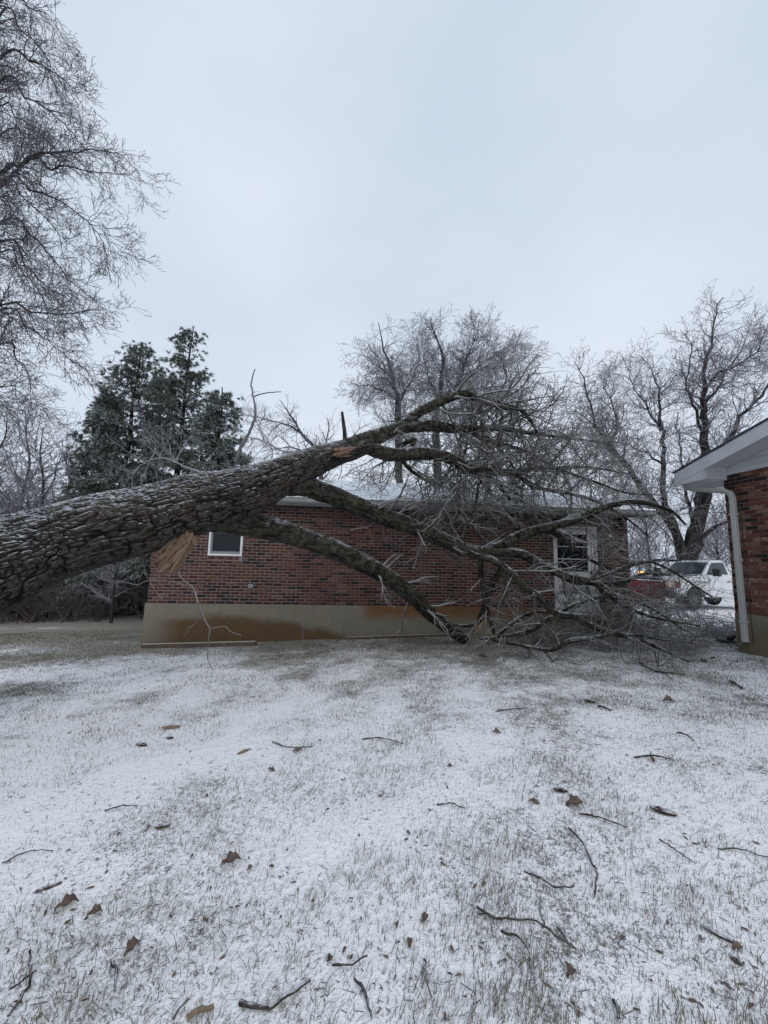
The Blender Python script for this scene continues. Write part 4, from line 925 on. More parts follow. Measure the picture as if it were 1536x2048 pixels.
for i, n in ((0, 44), (1, 44), (2, 36), (3, 34), (4, 16), (5, 22), (6, 22), (7, 26), (8, 26), (9, 24), (10, 24), (11, 22), (12, 26), (13, 20)):
    specs.append((i, .45 if i == 0 else .3 if i < 4 else .15, int(n * 1.6), 1.0, 2.2, 2, .0, .7, (0, 0, .05)))
e, c = traced_tree('great_oak', 'broad many-stemmed bare oak standing behind the white pickup', 'tree', b3, L, specs, seed=41, step=.4, wob=.05, kwt=dict(seg=.17, wig=.36, rmin=.0078, ang=(35, 70), dens=.85)); cnt['oak'] = c

TAPER = .6
# small tree seen between the pines and the fallen trunk
b4 = at(640, 1120, 17); b4 = Vector((b4.x, b4.y, float(gz(b4.x, b4.y))))
L = [([b4] + A([(640, 930), (612, 880), (590, 845), (572, 820), (560, 800)], 17), .12, .012),
     (A([(605, 868), (575, 850), (540, 840), (500, 830), (480, 825)], 17, 1), .05, .01),
     (A([(640, 930), (600, 900), (560, 895), (520, 905)], 17, -1), .05, .01),
     (A([(640, 930), (650, 880), (660, 850), (655, 835)], 17, -1), .04, .01),
     (A([(640, 930), (680, 890), (720, 860), (740, 850)], 17, -1), .04, .01)]
specs = [(0, .5, 35, .6, 1.3, 2, 0, .7, (0, 0, .1)), (1, .1, 35, .6, 1.2, 2, 0, .8, (0, 0, .1)), (2, .1, 35, .6, 1.3, 2, 0, .8, (0, 0, 0)), (3, .1, 21, .5, 1.1, 2, 0, .8, (0, 0, .1)), (4, .1, 21, .5, 1.0, 2, 0, .8, (0, 0, .1))]
e, c = traced_tree('small_tree', 'small frosted bare tree showing above the middle of the fallen trunk', 'tree', b4, L, specs, seed=51, step=.3, wob=.03, kwt=dict(seg=.13, wig=.27, rmin=.005, dens=.85)); cnt['small'] = c

# ------------------------------------------------------------------ pines
M_NEEDLE = mat('iced_pine_needles', (.03, .05, .03), .55); t_ = NT(M_NEEDLE)
k_ = t_.math('ADD', t_.math('MULTIPLY', t_.up(), .35), t_.math('MULTIPLY', t_.math('SUBTRACT', t_.noise(1.3, 4, .7), .5), 2.2))
_g = t_.n('ShaderNodeNewGeometry'); k_ = t_.math('ADD', k_, t_.math('MULTIPLY', t_.math('SUBTRACT', _g.outputs['Random Per Island'], .5), .6))
t_.color(t_.mix(t_.math('MULTIPLY', t_.ramp(k_, -.9, .35), .85), t_.mix(t_.noise(5, 2), (.016, .028, .017), (.055, .075, .050)), (.42, .46, .45)))
t_.b.inputs['Coat Weight'].default_value = .3
def pine(label, base, H, Wd, seed, lean=(0, 0), gaps=.12, bare=.12, droop=.5, dense=1.0, topw=.16):
    r = random.Random(seed); g = np.random.default_rng(seed)
    e = empty('pine_tree', base, 0, label, 'pine tree', 'pines left of the garage')
    tp = [Vector((lean[0] * (k / 8) ** 2 + r.gauss(0, .04), lean[1] * (k / 8) ** 2, H * k / 8)) for k in range(9)]
    T = Twigs(seed); Q, R2 = catmull(tp, [.20 - .18 * k / 8 for k in range(9)], .4); T.P.append(Q); T.R.append(R2)
    C = []; D = []; S = []
    z = H * bare
    while z < H * .99:
        t = (z - H * bare) / (H * (1 - bare)); i = min(len(Q) - 2, int(z / H * (len(Q) - 1))); c = Q[i]
        wl = Wd * ((1 - t) ** .62 * .95 + topw * (1 - t)) * (.55 + .45 * min(1, t * 4 + .35))
        for _ in range(max(2, int(r.uniform(3, 5) * (1.0 - .3 * t)))):
            if r.random() < gaps: continue
            a = r.uniform(0, 6.283); L_ = wl * r.uniform(.55, 1.12) + .12; up = .10 + .55 * t
            d = Vector((math.cos(a), math.sin(a), up)).normalized(); pts = [c.copy()]; n = max(4, int(L_ / .17))
            for k in range(n):
                d = (d + Vector((r.gauss(0, .08), r.gauss(0, .08), r.gauss(0, .05) - droop * .19 * (1 - t * .5)))).normalized(); pts.append(pts[-1] + d * L_ / n)
            T.P.append(pts); T.R.append([max(.006, .035 * (1 - k / n) * (1 - .6 * t)) for k in range(n + 1)])
            for k in range(max(1, int(n * .28)), n + 1):
                for _q in range(int(4 * dense) + (1 if k > n * .6 else 0)):
                    s_ = d.cross(Vector((0, 0, 1))).normalized() * r.gauss(0, .13 + .20 * (1 - k / n)); q = pts[k] + s_ + Vector((r.gauss(0, .06), r.gauss(0, .06), r.gauss(-.07, .10)))
                    C.append(tuple(q)); dd = d * .7 + s_.normalized() * .6 if s_.length > 1e-4 else d; D.append(tuple((dd + Vector((0, 0, r.gauss(-.15 * droop, .3)))).normalized())); S.append(r.uniform(.7, 1.25))
        z += H * .0125 + r.uniform(0, .05)
    link('trunk', mesh_np('trunk', *(lambda VF: (VF[0], VF[1]))(tubes(T.P, T.R, 5)), M_TRUNK_FAR, True), e)
    C = np.array(C); D = np.array(D); S = np.array(S); K = 18; n = len(C)
    dirs = D[:, None, :] * 1.1 + g.normal(0, .62, (n, K, 3)); dirs /= np.linalg.norm(dirs, axis=2)[..., None]
    dirs[..., 2] -= .22
    Ln = (.17 * S[:, None] * g.uniform(.65, 1.15, (n, K)))[..., None]
    p0 = np.repeat(C[:, None, :], K, 1) + g.normal(0, .02, (n, K, 3)); side = np.cross(dirs, g.normal(0, 1, (n, K, 3))); side /= np.linalg.norm(side, axis=2)[..., None] + 1e-9; side *= .0135
    V = np.stack([p0 - side, p0 + side, p0 + dirs * Ln], 2).reshape(-1, 3); F = np.arange(len(V)).reshape(-1, 3)
    link('crown', mesh_np('crown', V, F, M_NEEDLE), e); return n * K
def on_ground(px, Y): p = at(px, 1150, Y); return Vector((p.x, p.y, float(gz(p.x, p.y))))
def height_to(px, py, Y): p = at(px, py, Y); return p.z - float(gz(p.x, p.y))
cnt['p1'] = pine('darker pine with a thin open top, left of the two tallest pines', on_ground(222, 16.5), height_to(258, 684, 16.5), 2.7, 61, (.28, 0), bare=.16, dense=1)
cnt['p2'] = pine('tallest pine with a lopsided snow-iced top left of the garage', on_ground(332, 15.5), height_to(366, 658, 15.5), 2.6, 63, (.15, 0), gaps=.18, bare=.18)
cnt['p3'] = pine('low greyish pine heavily coated with ice behind the fallen trunk', on_ground(420, 14.0), height_to(415, 775, 14.0), 2.2, 65, (-.1, 0), gaps=.05, bare=.1, droop=.9)
cnt['p4'] = pine('short frosted pine at the left end of the pine group', on_ground(180, 17.5), height_to(178, 775, 17.5), 2.0, 67, (0, 0), bare=.14, droop=.8)
cnt['p5'] = pine('mid-height pine filling the gap behind the two tallest pines', on_ground(290, 18.0), height_to(300, 745, 18.0), 2.2, 69, (0, 0), bare=.18, droop=.7)

# ------------------------------------------------------------------ woodland on the left and far trees
def archetype(seed, H, lev=3, n=26, rm=.008):
    T = Twigs(seed); r = T.r; tp = [Vector((r.gauss(0, .035) * k, r.gauss(0, .035) * k, H * k / 7)) for k in range(8)]
    Q, R2 = catmull(tp, [.13 - .12 * k / 7 for k in range(8)], .35); T0 = Twigs(seed); T0.P.append(Q); T0.R.append(R2)
    for _ in range(n):
        i = int(r.uniform(.2, .97) * (len(Q) - 1)); a = r.uniform(0, 6.28); t = i / len(Q)
        T.grow(Q[i], Vector((math.cos(a), math.sin(a), r.uniform(.3, 1.1))), H * r.uniform(.18, .36) * (1.15 - .5 * t), R2[i] * .45 + .006, lev, wig=.2, seg=H * .028, ang=(28, 60), dens=.75, rmin=rm, trop=(0, 0, .02))
    return T0, T
def arch_meshes(seed, H, **k):
    T0, T = archetype(seed, H, **k); V, F = tubes(T0.P, T0.R, 7)
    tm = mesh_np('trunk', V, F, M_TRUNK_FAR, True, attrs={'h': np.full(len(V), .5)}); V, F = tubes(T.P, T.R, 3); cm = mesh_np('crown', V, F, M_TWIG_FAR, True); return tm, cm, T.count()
AR = [arch_meshes(71, 8.0, lev=2, n=64), arch_meshes(73, 7.5, lev=2, n=68), arch_meshes(79, 8.5, lev=2, n=60)]
cnt['arch'] = [a[2] for a in AR]
mid = [(-40, 15.0, 0, 1.00, 'leaning bare tree at the far left edge of the woods'), (60, 16.5, 1, 1.05, 'bare tree with sweeping grey twigs left of the pines'), (20, 20, 2, 1.2, 'tall bare tree standing behind the left woods edge'),
       (118, 21, 0, 1.15, 'bare tree whose twigs rise just behind the leftmost pine'), (300, 24, 1, 1.0, 'bare tree showing dimly between the two tall pines'), (232, 13.5, 2, .40, 'short dark trunked tree under the fallen trunk left of the garage'),
       (470, 19, 1, .95, 'bare tree right of the low greyish pine'), (545, 24, 0, .95, 'distant bare tree above the fallen trunk'), (735, 26, 2, .95, 'bare tree left behind the garage roof'), (1050, 25, 1, 1.0, 'bare tree behind the right end of the garage roof'),
       (1110, 21, 0, .85, 'low crowned bare tree between the paired tree and the great oak'), (1300, 27, 2, .95, 'bare tree left behind the great oak'), (1440, 30, 1, 1.1, 'bare tree right behind the great oak'), (1500, 22, 0, 1.25, 'tall bare tree rising over the right house eave')]
for px, Y, k, s, lab in mid:
    b = on_ground(px, Y); e = empty('woodland_tree', b, rnd.uniform(0, 6.28), lab, 'tree', 'bare trees around the yard')
    for nm_, me_ in (('trunk', AR[k][0]), ('crown', AR[k][1])): o = link(nm_, me_, e); o.scale = (s, s, s)
def forest(name, spots, arrs, m, zs=1.0):
    Vs = []; Fs = []; o_ = 0
    for x, y, s, a, k in spots:
        V, F = arrs[k]; c, sn_ = math.cos(a), math.sin(a); W_ = V * s; W_ = np.stack([W_[:, 0] * c - W_[:, 1] * sn_ + x, W_[:, 0] * sn_ + W_[:, 1] * c + y, W_[:, 2] * zs + float(gz(x, y)) - .05], 1)
        Vs.append(W_); Fs.append(F + o_); o_ += len(V)
    return tag(link(name, mesh_np(name, np.concatenate(Vs), np.concatenate(Fs), m, True)), kind='stuff')
fa = []
for sd in (81, 83):
    T0, T = archetype(sd, 7.5, lev=1, n=46, rm=.016); T.P += T0.P; T.R += T0.R; fa.append(T.arrays(3))
def scatter(name, V, F, m, zones, srange, seed, lab, cat):
    o = link(name, mesh_np(name, V, F, m, True)); ng_ = bpy.data.node_groups.new(name + '_scatter', 'GeometryNodeTree')
    ng_.interface.new_socket('Geometry', in_out='INPUT', socket_type='NodeSocketGeometry'); ng_.interface.new_socket('Geometry', in_out='OUTPUT', socket_type='NodeSocketGeometry')
    nn = ng_.nodes.new; ll = ng_.links.new; gi = nn('NodeGroupInput'); go = nn('NodeGroupOutput'); jn = nn('GeometryNodeJoinGeometry')
    for x0, x1, y0, y1, nx, ny in zones:
        gr = nn('GeometryNodeMeshGrid'); gr.inputs['Size X'].default_value = x1 - x0; gr.inputs['Size Y'].default_value = y1 - y0; gr.inputs['Vertices X'].default_value = nx; gr.inputs['Vertices Y'].default_value = ny
        s1 = nn('GeometryNodeSetPosition'); ll(gr.outputs[0], s1.inputs['Geometry']); rv = nn('FunctionNodeRandomValue'); rv.data_type = 'FLOAT_VECTOR'
        jx = (x1 - x0) / nx * .6; jy = (y1 - y0) / ny * .6; rv.inputs['Min'].default_value = ((x0 + x1) / 2 - jx, (y0 + y1) / 2 - jy, 0); rv.inputs['Max'].default_value = ((x0 + x1) / 2 + jx, (y0 + y1) / 2 + jy, 0); rv.inputs['Seed'].default_value = seed
        ll(rv.outputs['Value'], s1.inputs['Offset'])
        ps = nn('GeometryNodeInputPosition'); sx = nn('ShaderNodeSeparateXYZ'); ll(ps.outputs[0], sx.inputs[0])
        def mth(op, a, b):
            q = nn('ShaderNodeMath'); q.operation = op
            for k_, v_ in enumerate((a, b)):
                if isinstance(v_, (int, float)): q.inputs[k_].default_value = v_
                else: ll(v_, q.inputs[k_])
            return q.outputs[0]
        zz = mth('ADD', mth('MULTIPLY', mth('MAXIMUM', mth('MINIMUM', sx.outputs[0], 6.0), -14.0), .045), mth('MULTIPLY', mth('MINIMUM', sx.outputs[1], 18.0), -.0217))
        cb = nn('ShaderNodeCombineXYZ'); ll(mth('ADD', zz, -.05), cb.inputs[2]); s2 = nn('GeometryNodeSetPosition'); ll(s1.outputs[0], s2.inputs['Geometry']); ll(cb.outputs[0], s2.inputs['Offset'])
        ip = nn('GeometryNodeInstanceOnPoints'); ll(s2.outputs[0], ip.inputs['Points']); ll(gi.outputs[0], ip.inputs['Instance'])
        r2 = nn('FunctionNodeRandomValue'); r2.data_type = 'FLOAT_VECTOR'; r2.inputs['Max'].default_value = (0, 0, 6.28); r2.inputs['Seed'].default_value = seed + 1; ll(r2.outputs['Value'], ip.inputs['Rotation'])
        r3 = nn('FunctionNodeRandomValue'); r3.data_type = 'FLOAT'; r3.inputs[2].default_value = srange[0]; r3.inputs[3].default_value = srange[1]; r3.inputs['Seed'].default_value = seed + 2; ll(r3.outputs[1], ip.inputs['Scale'])
        ll(ip.outputs[0], jn.inputs[0])
    ll(jn.outputs[0], go.inputs[0]); md = o.modifiers.new('scatter', 'NODES'); md.node_group = ng_
    tag(o, lab, cat, kind='stuff'); return o
scatter('far_woods', *fa[0], M_TWIG_FAR, [(-70, 75, 36, 62, 22, 4), (-42, -15, 23, 34, 6, 4)], (.7, 1.15), 5, 'far grey wood of bare iced trees along the horizon', 'woods')
T = Twigs(91)
for _ in range(26):
    a = T.r.uniform(0, 6.28); T.grow(Vector((T.r.gauss(0, .12), T.r.gauss(0, .12), 0)), Vector((math.cos(a) * .6, math.sin(a) * .6, 1)), T.r.uniform(.6, 1.3), .011, 2, seg=.14, wig=.3, rmin=.0055, dens=.7)
scatter('brush', *T.arrays(3), twig_material('brush_twigs', (.05, .042, .042), (.35, .35, .38), .4), [(-24, -7.5, 14.5, 24, 15, 9), (14, 32, 24, 32, 9, 3)], (.8, 1.9), 9, 'dark tangled brush along the edge of the woods', 'brush')
def bush(px, py, s, lab, m, sd):
    b = ground_at(px, py); T = Twigs(sd)
    for _ in range(18):
        a = T.r.uniform(0, 6.28); T.grow(Vector((T.r.gauss(0, .05), T.r.gauss(0, .05), 0)), Vector((math.cos(a) * .6, math.sin(a) * .6, T.r.uniform(.5, 1))), s * T.r.uniform(.5, 1.1), .009, 1, seg=.1, wig=.25, rmin=.004)
    o = link('bare_bush', T.mesh('bare_bush', m, (0, 0, 0))); o.location = b; tag(o, lab, 'bush')
bush(255, 1212, .9, 'small bare bush on the lawn left of the garage corner', M_TWIG, 95)
M_REDL = grainy('red_brown_leaves', (.10, .03, .02), (.17, .06, .035), 30, .8)
bush(55, 1245, .45, 'low reddish brown clump of dead leaves at the woods edge', M_REDL, 96)
bush(145, 1232, 1.1, 'dark dense bush around a stump under the fallen trunk', M_TWIG_DARK, 97)
sb = ground_at(135, 1238); st_ = link('tree_stump', limb_mesh('tree_stump', [Vector((0, 0, -.1)), Vector((.02, 0, .2)), Vector((.0, 0, .62))], [.10, .085, .07], M_TRUNK_FAR, step=.03, cell=.04, depth=.012, seed=5)[0]); st_.location = sb
tag(st_, 'short grey broken stump in the dark bush under the fallen trunk', 'stump')
# ------------------------------------------------------------------ white pickup with a red snow plough
M_PAINT = mat('white_truck_paint', (.62, .64, .67), .35); M_PAINT.node_tree.nodes['Principled BSDF'].inputs['Coat Weight'].default_value = .5
t_ = NT(M_PAINT); t_.color(t_.mix(t_.ramp(t_.noise(3, 4, .7), .4, .8), (.66, .68, .71), (.46, .46, .46)))
M_TYRE = grainy('tyre_rubber', (.012, .012, .013), (.03, .03, .032), 20, .8)
M_RIM = mat('dull_steel_rim', (.13, .13, .14), .4, .7)
M_TGLASS = mat('truck_glass', (.035, .05, .052), .12, 0)
M_RED = mat('red_plough_paint', (.28, .012, .016), .35); t_ = NT(M_RED); t_.color(t_.mix(t_.ramp(t_.noise(6, 4, .7), .5, .75), (.17, .008, .012), (.09, .02, .022)))
M_REDLENS = mat('red_lens', (.35, .02, .02), .2)
M_CHROME = mat('chrome_bar', (.35, .36, .38), .25, .8)
def emit(name, c, s):
    m = mat(name, c, .3); b = m.node_tree.nodes['Principled BSDF']; b.inputs['Emission Color'].default_value = (*c, 1); b.inputs['Emission Strength'].default_value = s; return m
M_AMBER = emit('lit_amber_lamp', (1, .42, .10), 2.4); M_HEAD = emit('lit_headlamp', (.8, .6, .48), .22)
tY = 15.7; wp = at(1383, 1197, tY); al = R(15); tf = Vector((-math.cos(al), -math.sin(al), 0)); tl = Vector((math.sin(al), -math.cos(al), 0))
tb = wp - tl * .84; tb.z = float(gz(tb.x, tb.y)) + .005
truck = empty('pickup_truck', tb, math.atan2(tf.y, tf.x), 'white pickup with a red snow plough and lit amber lamp parked between the buildings', 'pickup truck')
def arc(cx, cz, r, a0, a1, n=12): return [(cx + r * math.cos(R(a0 + (a1 - a0) * i / n)), cz + r * math.sin(R(a0 + (a1 - a0) * i / n))) for i in range(n + 1)]
WB = -3.48
low = [(.95, .55), (.98, .80), (.97, 1.14), (.90, 1.22), (.1, 1.30), (-.62, 1.345), (-2.10, 1.35), (-2.14, 1.36), (-4.70, 1.36), (-4.72, .62), (-4.2, .55)] + arc(WB, .42, .52, 8, 172)[0:0] + \
      list(reversed(arc(WB, .45, .50, 12, 168))) + [(WB + .55, .50), (-.60, .50)] + list(reversed(arc(0, .45, .50, 12, 168)))
low = [(.95, .55), (.98, .80), (.97, 1.14), (.90, 1.22), (.1, 1.30), (-.62, 1.345), (-2.10, 1.35), (-2.14, 1.36), (-4.70, 1.36), (-4.72, .62)] + arc(WB, .45, .50, 168, 12) + [(-2.9, .50), (-.55, .50)] + arc(0, .45, .50, 168, 12)
def narrow(V, f):
    return [f(Vector(v)) for v in V]
b = MB(); hwid = .98; n = len(low)
# side outline skinned over a barrel-shaped section
ys = [-1.0, -.97, -.80, .80, .97, 1.0]; rows_ = []
ys = [-.985, -.90, .90, .985]
def rz(v, y):
    x, z = v
    if abs(y) > .95: z2 = z if z < 1.12 else 1.12 + (z - 1.12) * .55
    else: z2 = z
    return (x if abs(y) < .95 or x < .8 else x - .12, y, z2)
for y in ys: b.V += [rz(v, y) for v in low]
for k in range(3):
    for i in range(n): b.F.append((k * n + i, k * n + (i + 1) % n, (k + 1) * n + (i + 1) % n, (k + 1) * n + i)); b.MI.append(0)
b.F.append(tuple(range(n))); b.F.append(tuple(range(4 * n - 1, 3 * n - 1, -1))); b.MI += [0, 0]
body = b.build('body', M_PAINT, truck, bevel=.02)
# wheel wells, flares
for cx in (0, WB):
    MB().box(cx - .48, cx + .48, -.9, .9, .5, .93).build('wheel_well', M_BLACK, truck)
    for s in (-1, 1):
        f_ = MB(); o1 = arc(cx, .45, .56, 172, 8, 14); i1 = arc(cx, .45, .495, 8, 172, 14); f_.prism(o1 + i1, s * .97, s * 1.015, 'y'); f_.build('arch_flare', M_PAINT, truck)
        w = MB(); pr = [(.26, .0), (.40, .02), (.415, .06), (.415, .20), (.40, .24), (.26, .25)]; nn = 28
        for a in range(nn):
            for r_, o in pr: w.V.append((cx + r_ * math.cos(2 * math.pi * a / nn), s * (.97 - o), .42 + r_ * math.sin(2 * math.pi * a / nn)))
        for a in range(nn):
            for q in range(5): w.F.append((a * 6 + q, a * 6 + q + 1, ((a + 1) % nn) * 6 + q + 1, ((a + 1) % nn) * 6 + q)); w.MI.append(0)
        wh = w.build('tyre', M_TYRE, truck, smooth=True)
        MB().tube([(cx, s * .72, .42), (cx, s * .94, .42)], .262, 20).build('rim', M_RIM, wh)
        MB().tube([(cx, s * .93, .42), (cx, s * 1.0, .42)], [.09, .06], 10).build('hub', M_CHROME, wh)
        for a in range(6):
            c_, s_ = math.cos(a * math.pi / 3), math.sin(a * math.pi / 3); MB().tube([(cx + .17 * c_, s * .936, .42 + .17 * s_), (cx + .17 * c_, s * .948, .42 + .17 * s_)], .035, 8).build('rim_hole', M_BLACK, wh)
# cab
cab = MB(); y0, y1 = .90, .74
C0 = [(-.60, y0, 1.34), (-2.12, y0, 1.34), (-2.12, -y0, 1.34), (-.60, -y0, 1.34)]; C1 = [(-1.28, y1, 1.93), (-1.98, y1, 1.95), (-1.98, -y1, 1.95), (-1.28, -y1, 1.93)]
C2 = [(-1.34, y1 - .08, 1.965), (-1.92, y1 - .08, 1.985), (-1.92, -y1 + .08, 1.985), (-1.34, -y1 + .08, 1.965)]
cab.add(C0 + C1 + C2, [(3, 2, 1, 0)] + [(i, (i + 1) % 4, (i + 1) % 4 + 4, i + 4) for i in range(4)] + [(i + 4, (i + 1) % 4 + 4, (i + 1) % 4 + 8, i + 8) for i in range(4)] + [(8, 9, 10, 11)])
cab.build('cab', M_PAINT, truck, bevel=.03)
def lerp3(a, b, t): return Vector(a).lerp(Vector(b), t)
def inset_quad(q, u0, u1, v0, v1, out):
    a, b_, c, d = [Vector(x) for x in q]
    def pt(u, v): return a.lerp(b_, u).lerp(d.lerp(c, u), v) + Vector(out)
    return [pt(u0, v0), pt(u1, v0), pt(u1, v1), pt(u0, v1)]
def pane(name, q, th, m, par):
    q = [Vector(p) for p in q]; nrm = (q[1] - q[0]).cross(q[3] - q[0]).normalized() * th; k = len(q)
    return MB().add(q + [p + nrm for p in q], [tuple(range(k)), tuple(range(2 * k - 1, k - 1, -1))] + [(i, i + k, (i + 1) % k + k, (i + 1) % k) for i in range(k)]) or None
def panel(name, q, off_, m, par, bevel=0):
    q = [Vector(p) for p in q]; k = len(q); o_ = Vector(off_); x = MB(); x.add(q + [p + o_ for p in q], [tuple(range(k)), tuple(range(2 * k - 1, k - 1, -1))] + [(i, i + k, (i + 1) % k + k, (i + 1) % k) for i in range(k)]); return x.build(name, m, par, bevel=bevel)
panel('windscreen', inset_quad((C0[3], C0[0], C1[0], C1[3]), .05, .95, .08, .90, (.004, 0, .004)), (.006, 0, .008), M_TGLASS, truck)
for s, (a, b_, c, d) in ((1, (C0[1], C0[0], C1[0], C1[1])), (-1, (C0[1 + 1], C0[3], C1[3], C1[2]))):
    panel('door_window', inset_quad((a, b_, c, d), .10, .90, .10, .88, (0, .004 * s, 0)), (0, .008 * s, .002), M_TGLASS, truck)
    MB().box(-.80, -.786, min(s * .984, s * .989), max(s * .984, s * .989), .56, 1.30).box(-2.02, -2.006, min(s * .984, s * .989), max(s * .984, s * .989), .56, 1.30).build('door_seam', M_BLACK, truck)
    MB().box(-3.0, .45, min(s * .984, s * .990), max(s * .984, s * .990), .78, .795).build('side_crease', M_GREYTRIM, truck)
    MB().box(-1.92, -1.75, min(s * .985, s * 1.01), max(s * .985, s * 1.01), 1.10, 1.14).build('door_handle', M_BLACK, truck)
    MB().box(-.66, -.46, min(s * .985, s * .992), max(s * .985, s * .992), 1.07, 1.11).build('badge', M_BLACK, truck)
    mm = MB().tube([(-.86, s * .92, 1.40), (-.84, s * 1.16, 1.42)], .03, 8).box(-.92, -.80, min(s * 1.12, s * 1.38), max(s * 1.12, s * 1.38), 1.33, 1.62); mm.build('side_mirror', M_BLACK, truck, bevel=.02)
    # front lamps
    MB().box(.86, .985, min(s * .62, s * .93), max(s * .62, s * .93), .88, 1.10).build('headlight', M_HEAD if s > 0 else M_CHROME, truck, bevel=.015)
    MB().box(.68, .875, min(s * .90, s * .994), max(s * .90, s * .994), .86, 1.10).build('side_marker', M_REDLENS, truck, bevel=.01)
MB().box(.95, 1.0, -.6, .6, .82, 1.12).build('grille', M_BLACK, truck)
for k in range(4): MB().box(.999, 1.012, -.58, .58, .86 + k * .065, .885 + k * .065).build('grille_bar', M_CHROME, truck)
MB().box(.94, 1.10, -.98, .98, .48, .74).build('bumper', M_BLACK, truck, bevel=.03)
MB().box(-.64, -.54, -.7, .7, 1.345, 1.362).build('wiper_cowl', M_BLACK, truck)
MB().tube([(-.58, .2, 1.37), (-.78, .65, 1.55)], .012, 5).tube([(-.58, -.5, 1.37), (-.75, -.1, 1.53)], .012, 5).build('wiper', M_BLACK, truck)
MB().box(-.2, .4, -.30, -.295, 1.0, 1.0).V if False else None
# plough
pl = MB(); prof = [(1.62 + .22 * (((k / 8) - .45) ** 2) * 3.0, .30 + .82 * k / 8) for k in range(9)]; prof2 = [(x - .03, z) for x, z in reversed(prof)]
pl.prism([(x + .1, z) for x, z in prof] + [(x + .1, z) for x, z in prof2], -1.08, 1.2, 'y'); plow = pl.build('plough_blade', M_RED, truck)
for y in (-1.0, -.5, 0, .5, 1.0): MB().box(1.60, 1.70, y - .02, y + .02, .34, 1.06).build('blade_rib', M_BLACK, plow)
MB().box(1.74, 1.84, -1.2, 1.2, .22, .335).build('cutting_edge', M_STEEL, plow); MB().tube([(1.84, -1.2, 1.12), (1.84, 1.2, 1.12)], .03, 8).build('top_edge', M_SNOW_HILITE, plow)  # top tube is coloured white to paint in highlights along the blade edge
fr_ = MB().box(1.1, 1.65, -.45, -.37, .45, .55).box(1.1, 1.65, .37, .45, .45, .55).box(1.1, 1.18, -.5, .5, .45, 1.22).tube([(1.14, -.62, 1.18), (1.14, .62, 1.18)], .035, 8).tube([(1.2, 0, 1.1), (1.6, 0, .8)], .05, 8)
fr_.build('plough_frame', M_BLACK, truck)
for yl in (-.20, .42):
    MB().box(1.10, 1.22, yl - .15, yl + .15, 1.24, 1.48).build('lamp_housing', M_BLACK, truck, bevel=.02)
    MB().box(1.221, 1.245, yl - .13, yl + .13, 1.27, 1.45).build('plough_lamp', M_AMBER if yl < 0 else M_TGLASS, truck, bevel=.01)
MB().box(-1.9, -4.68, -.86, .86, 1.0, 1.05).build('bed_floor', M_BLACK, truck)

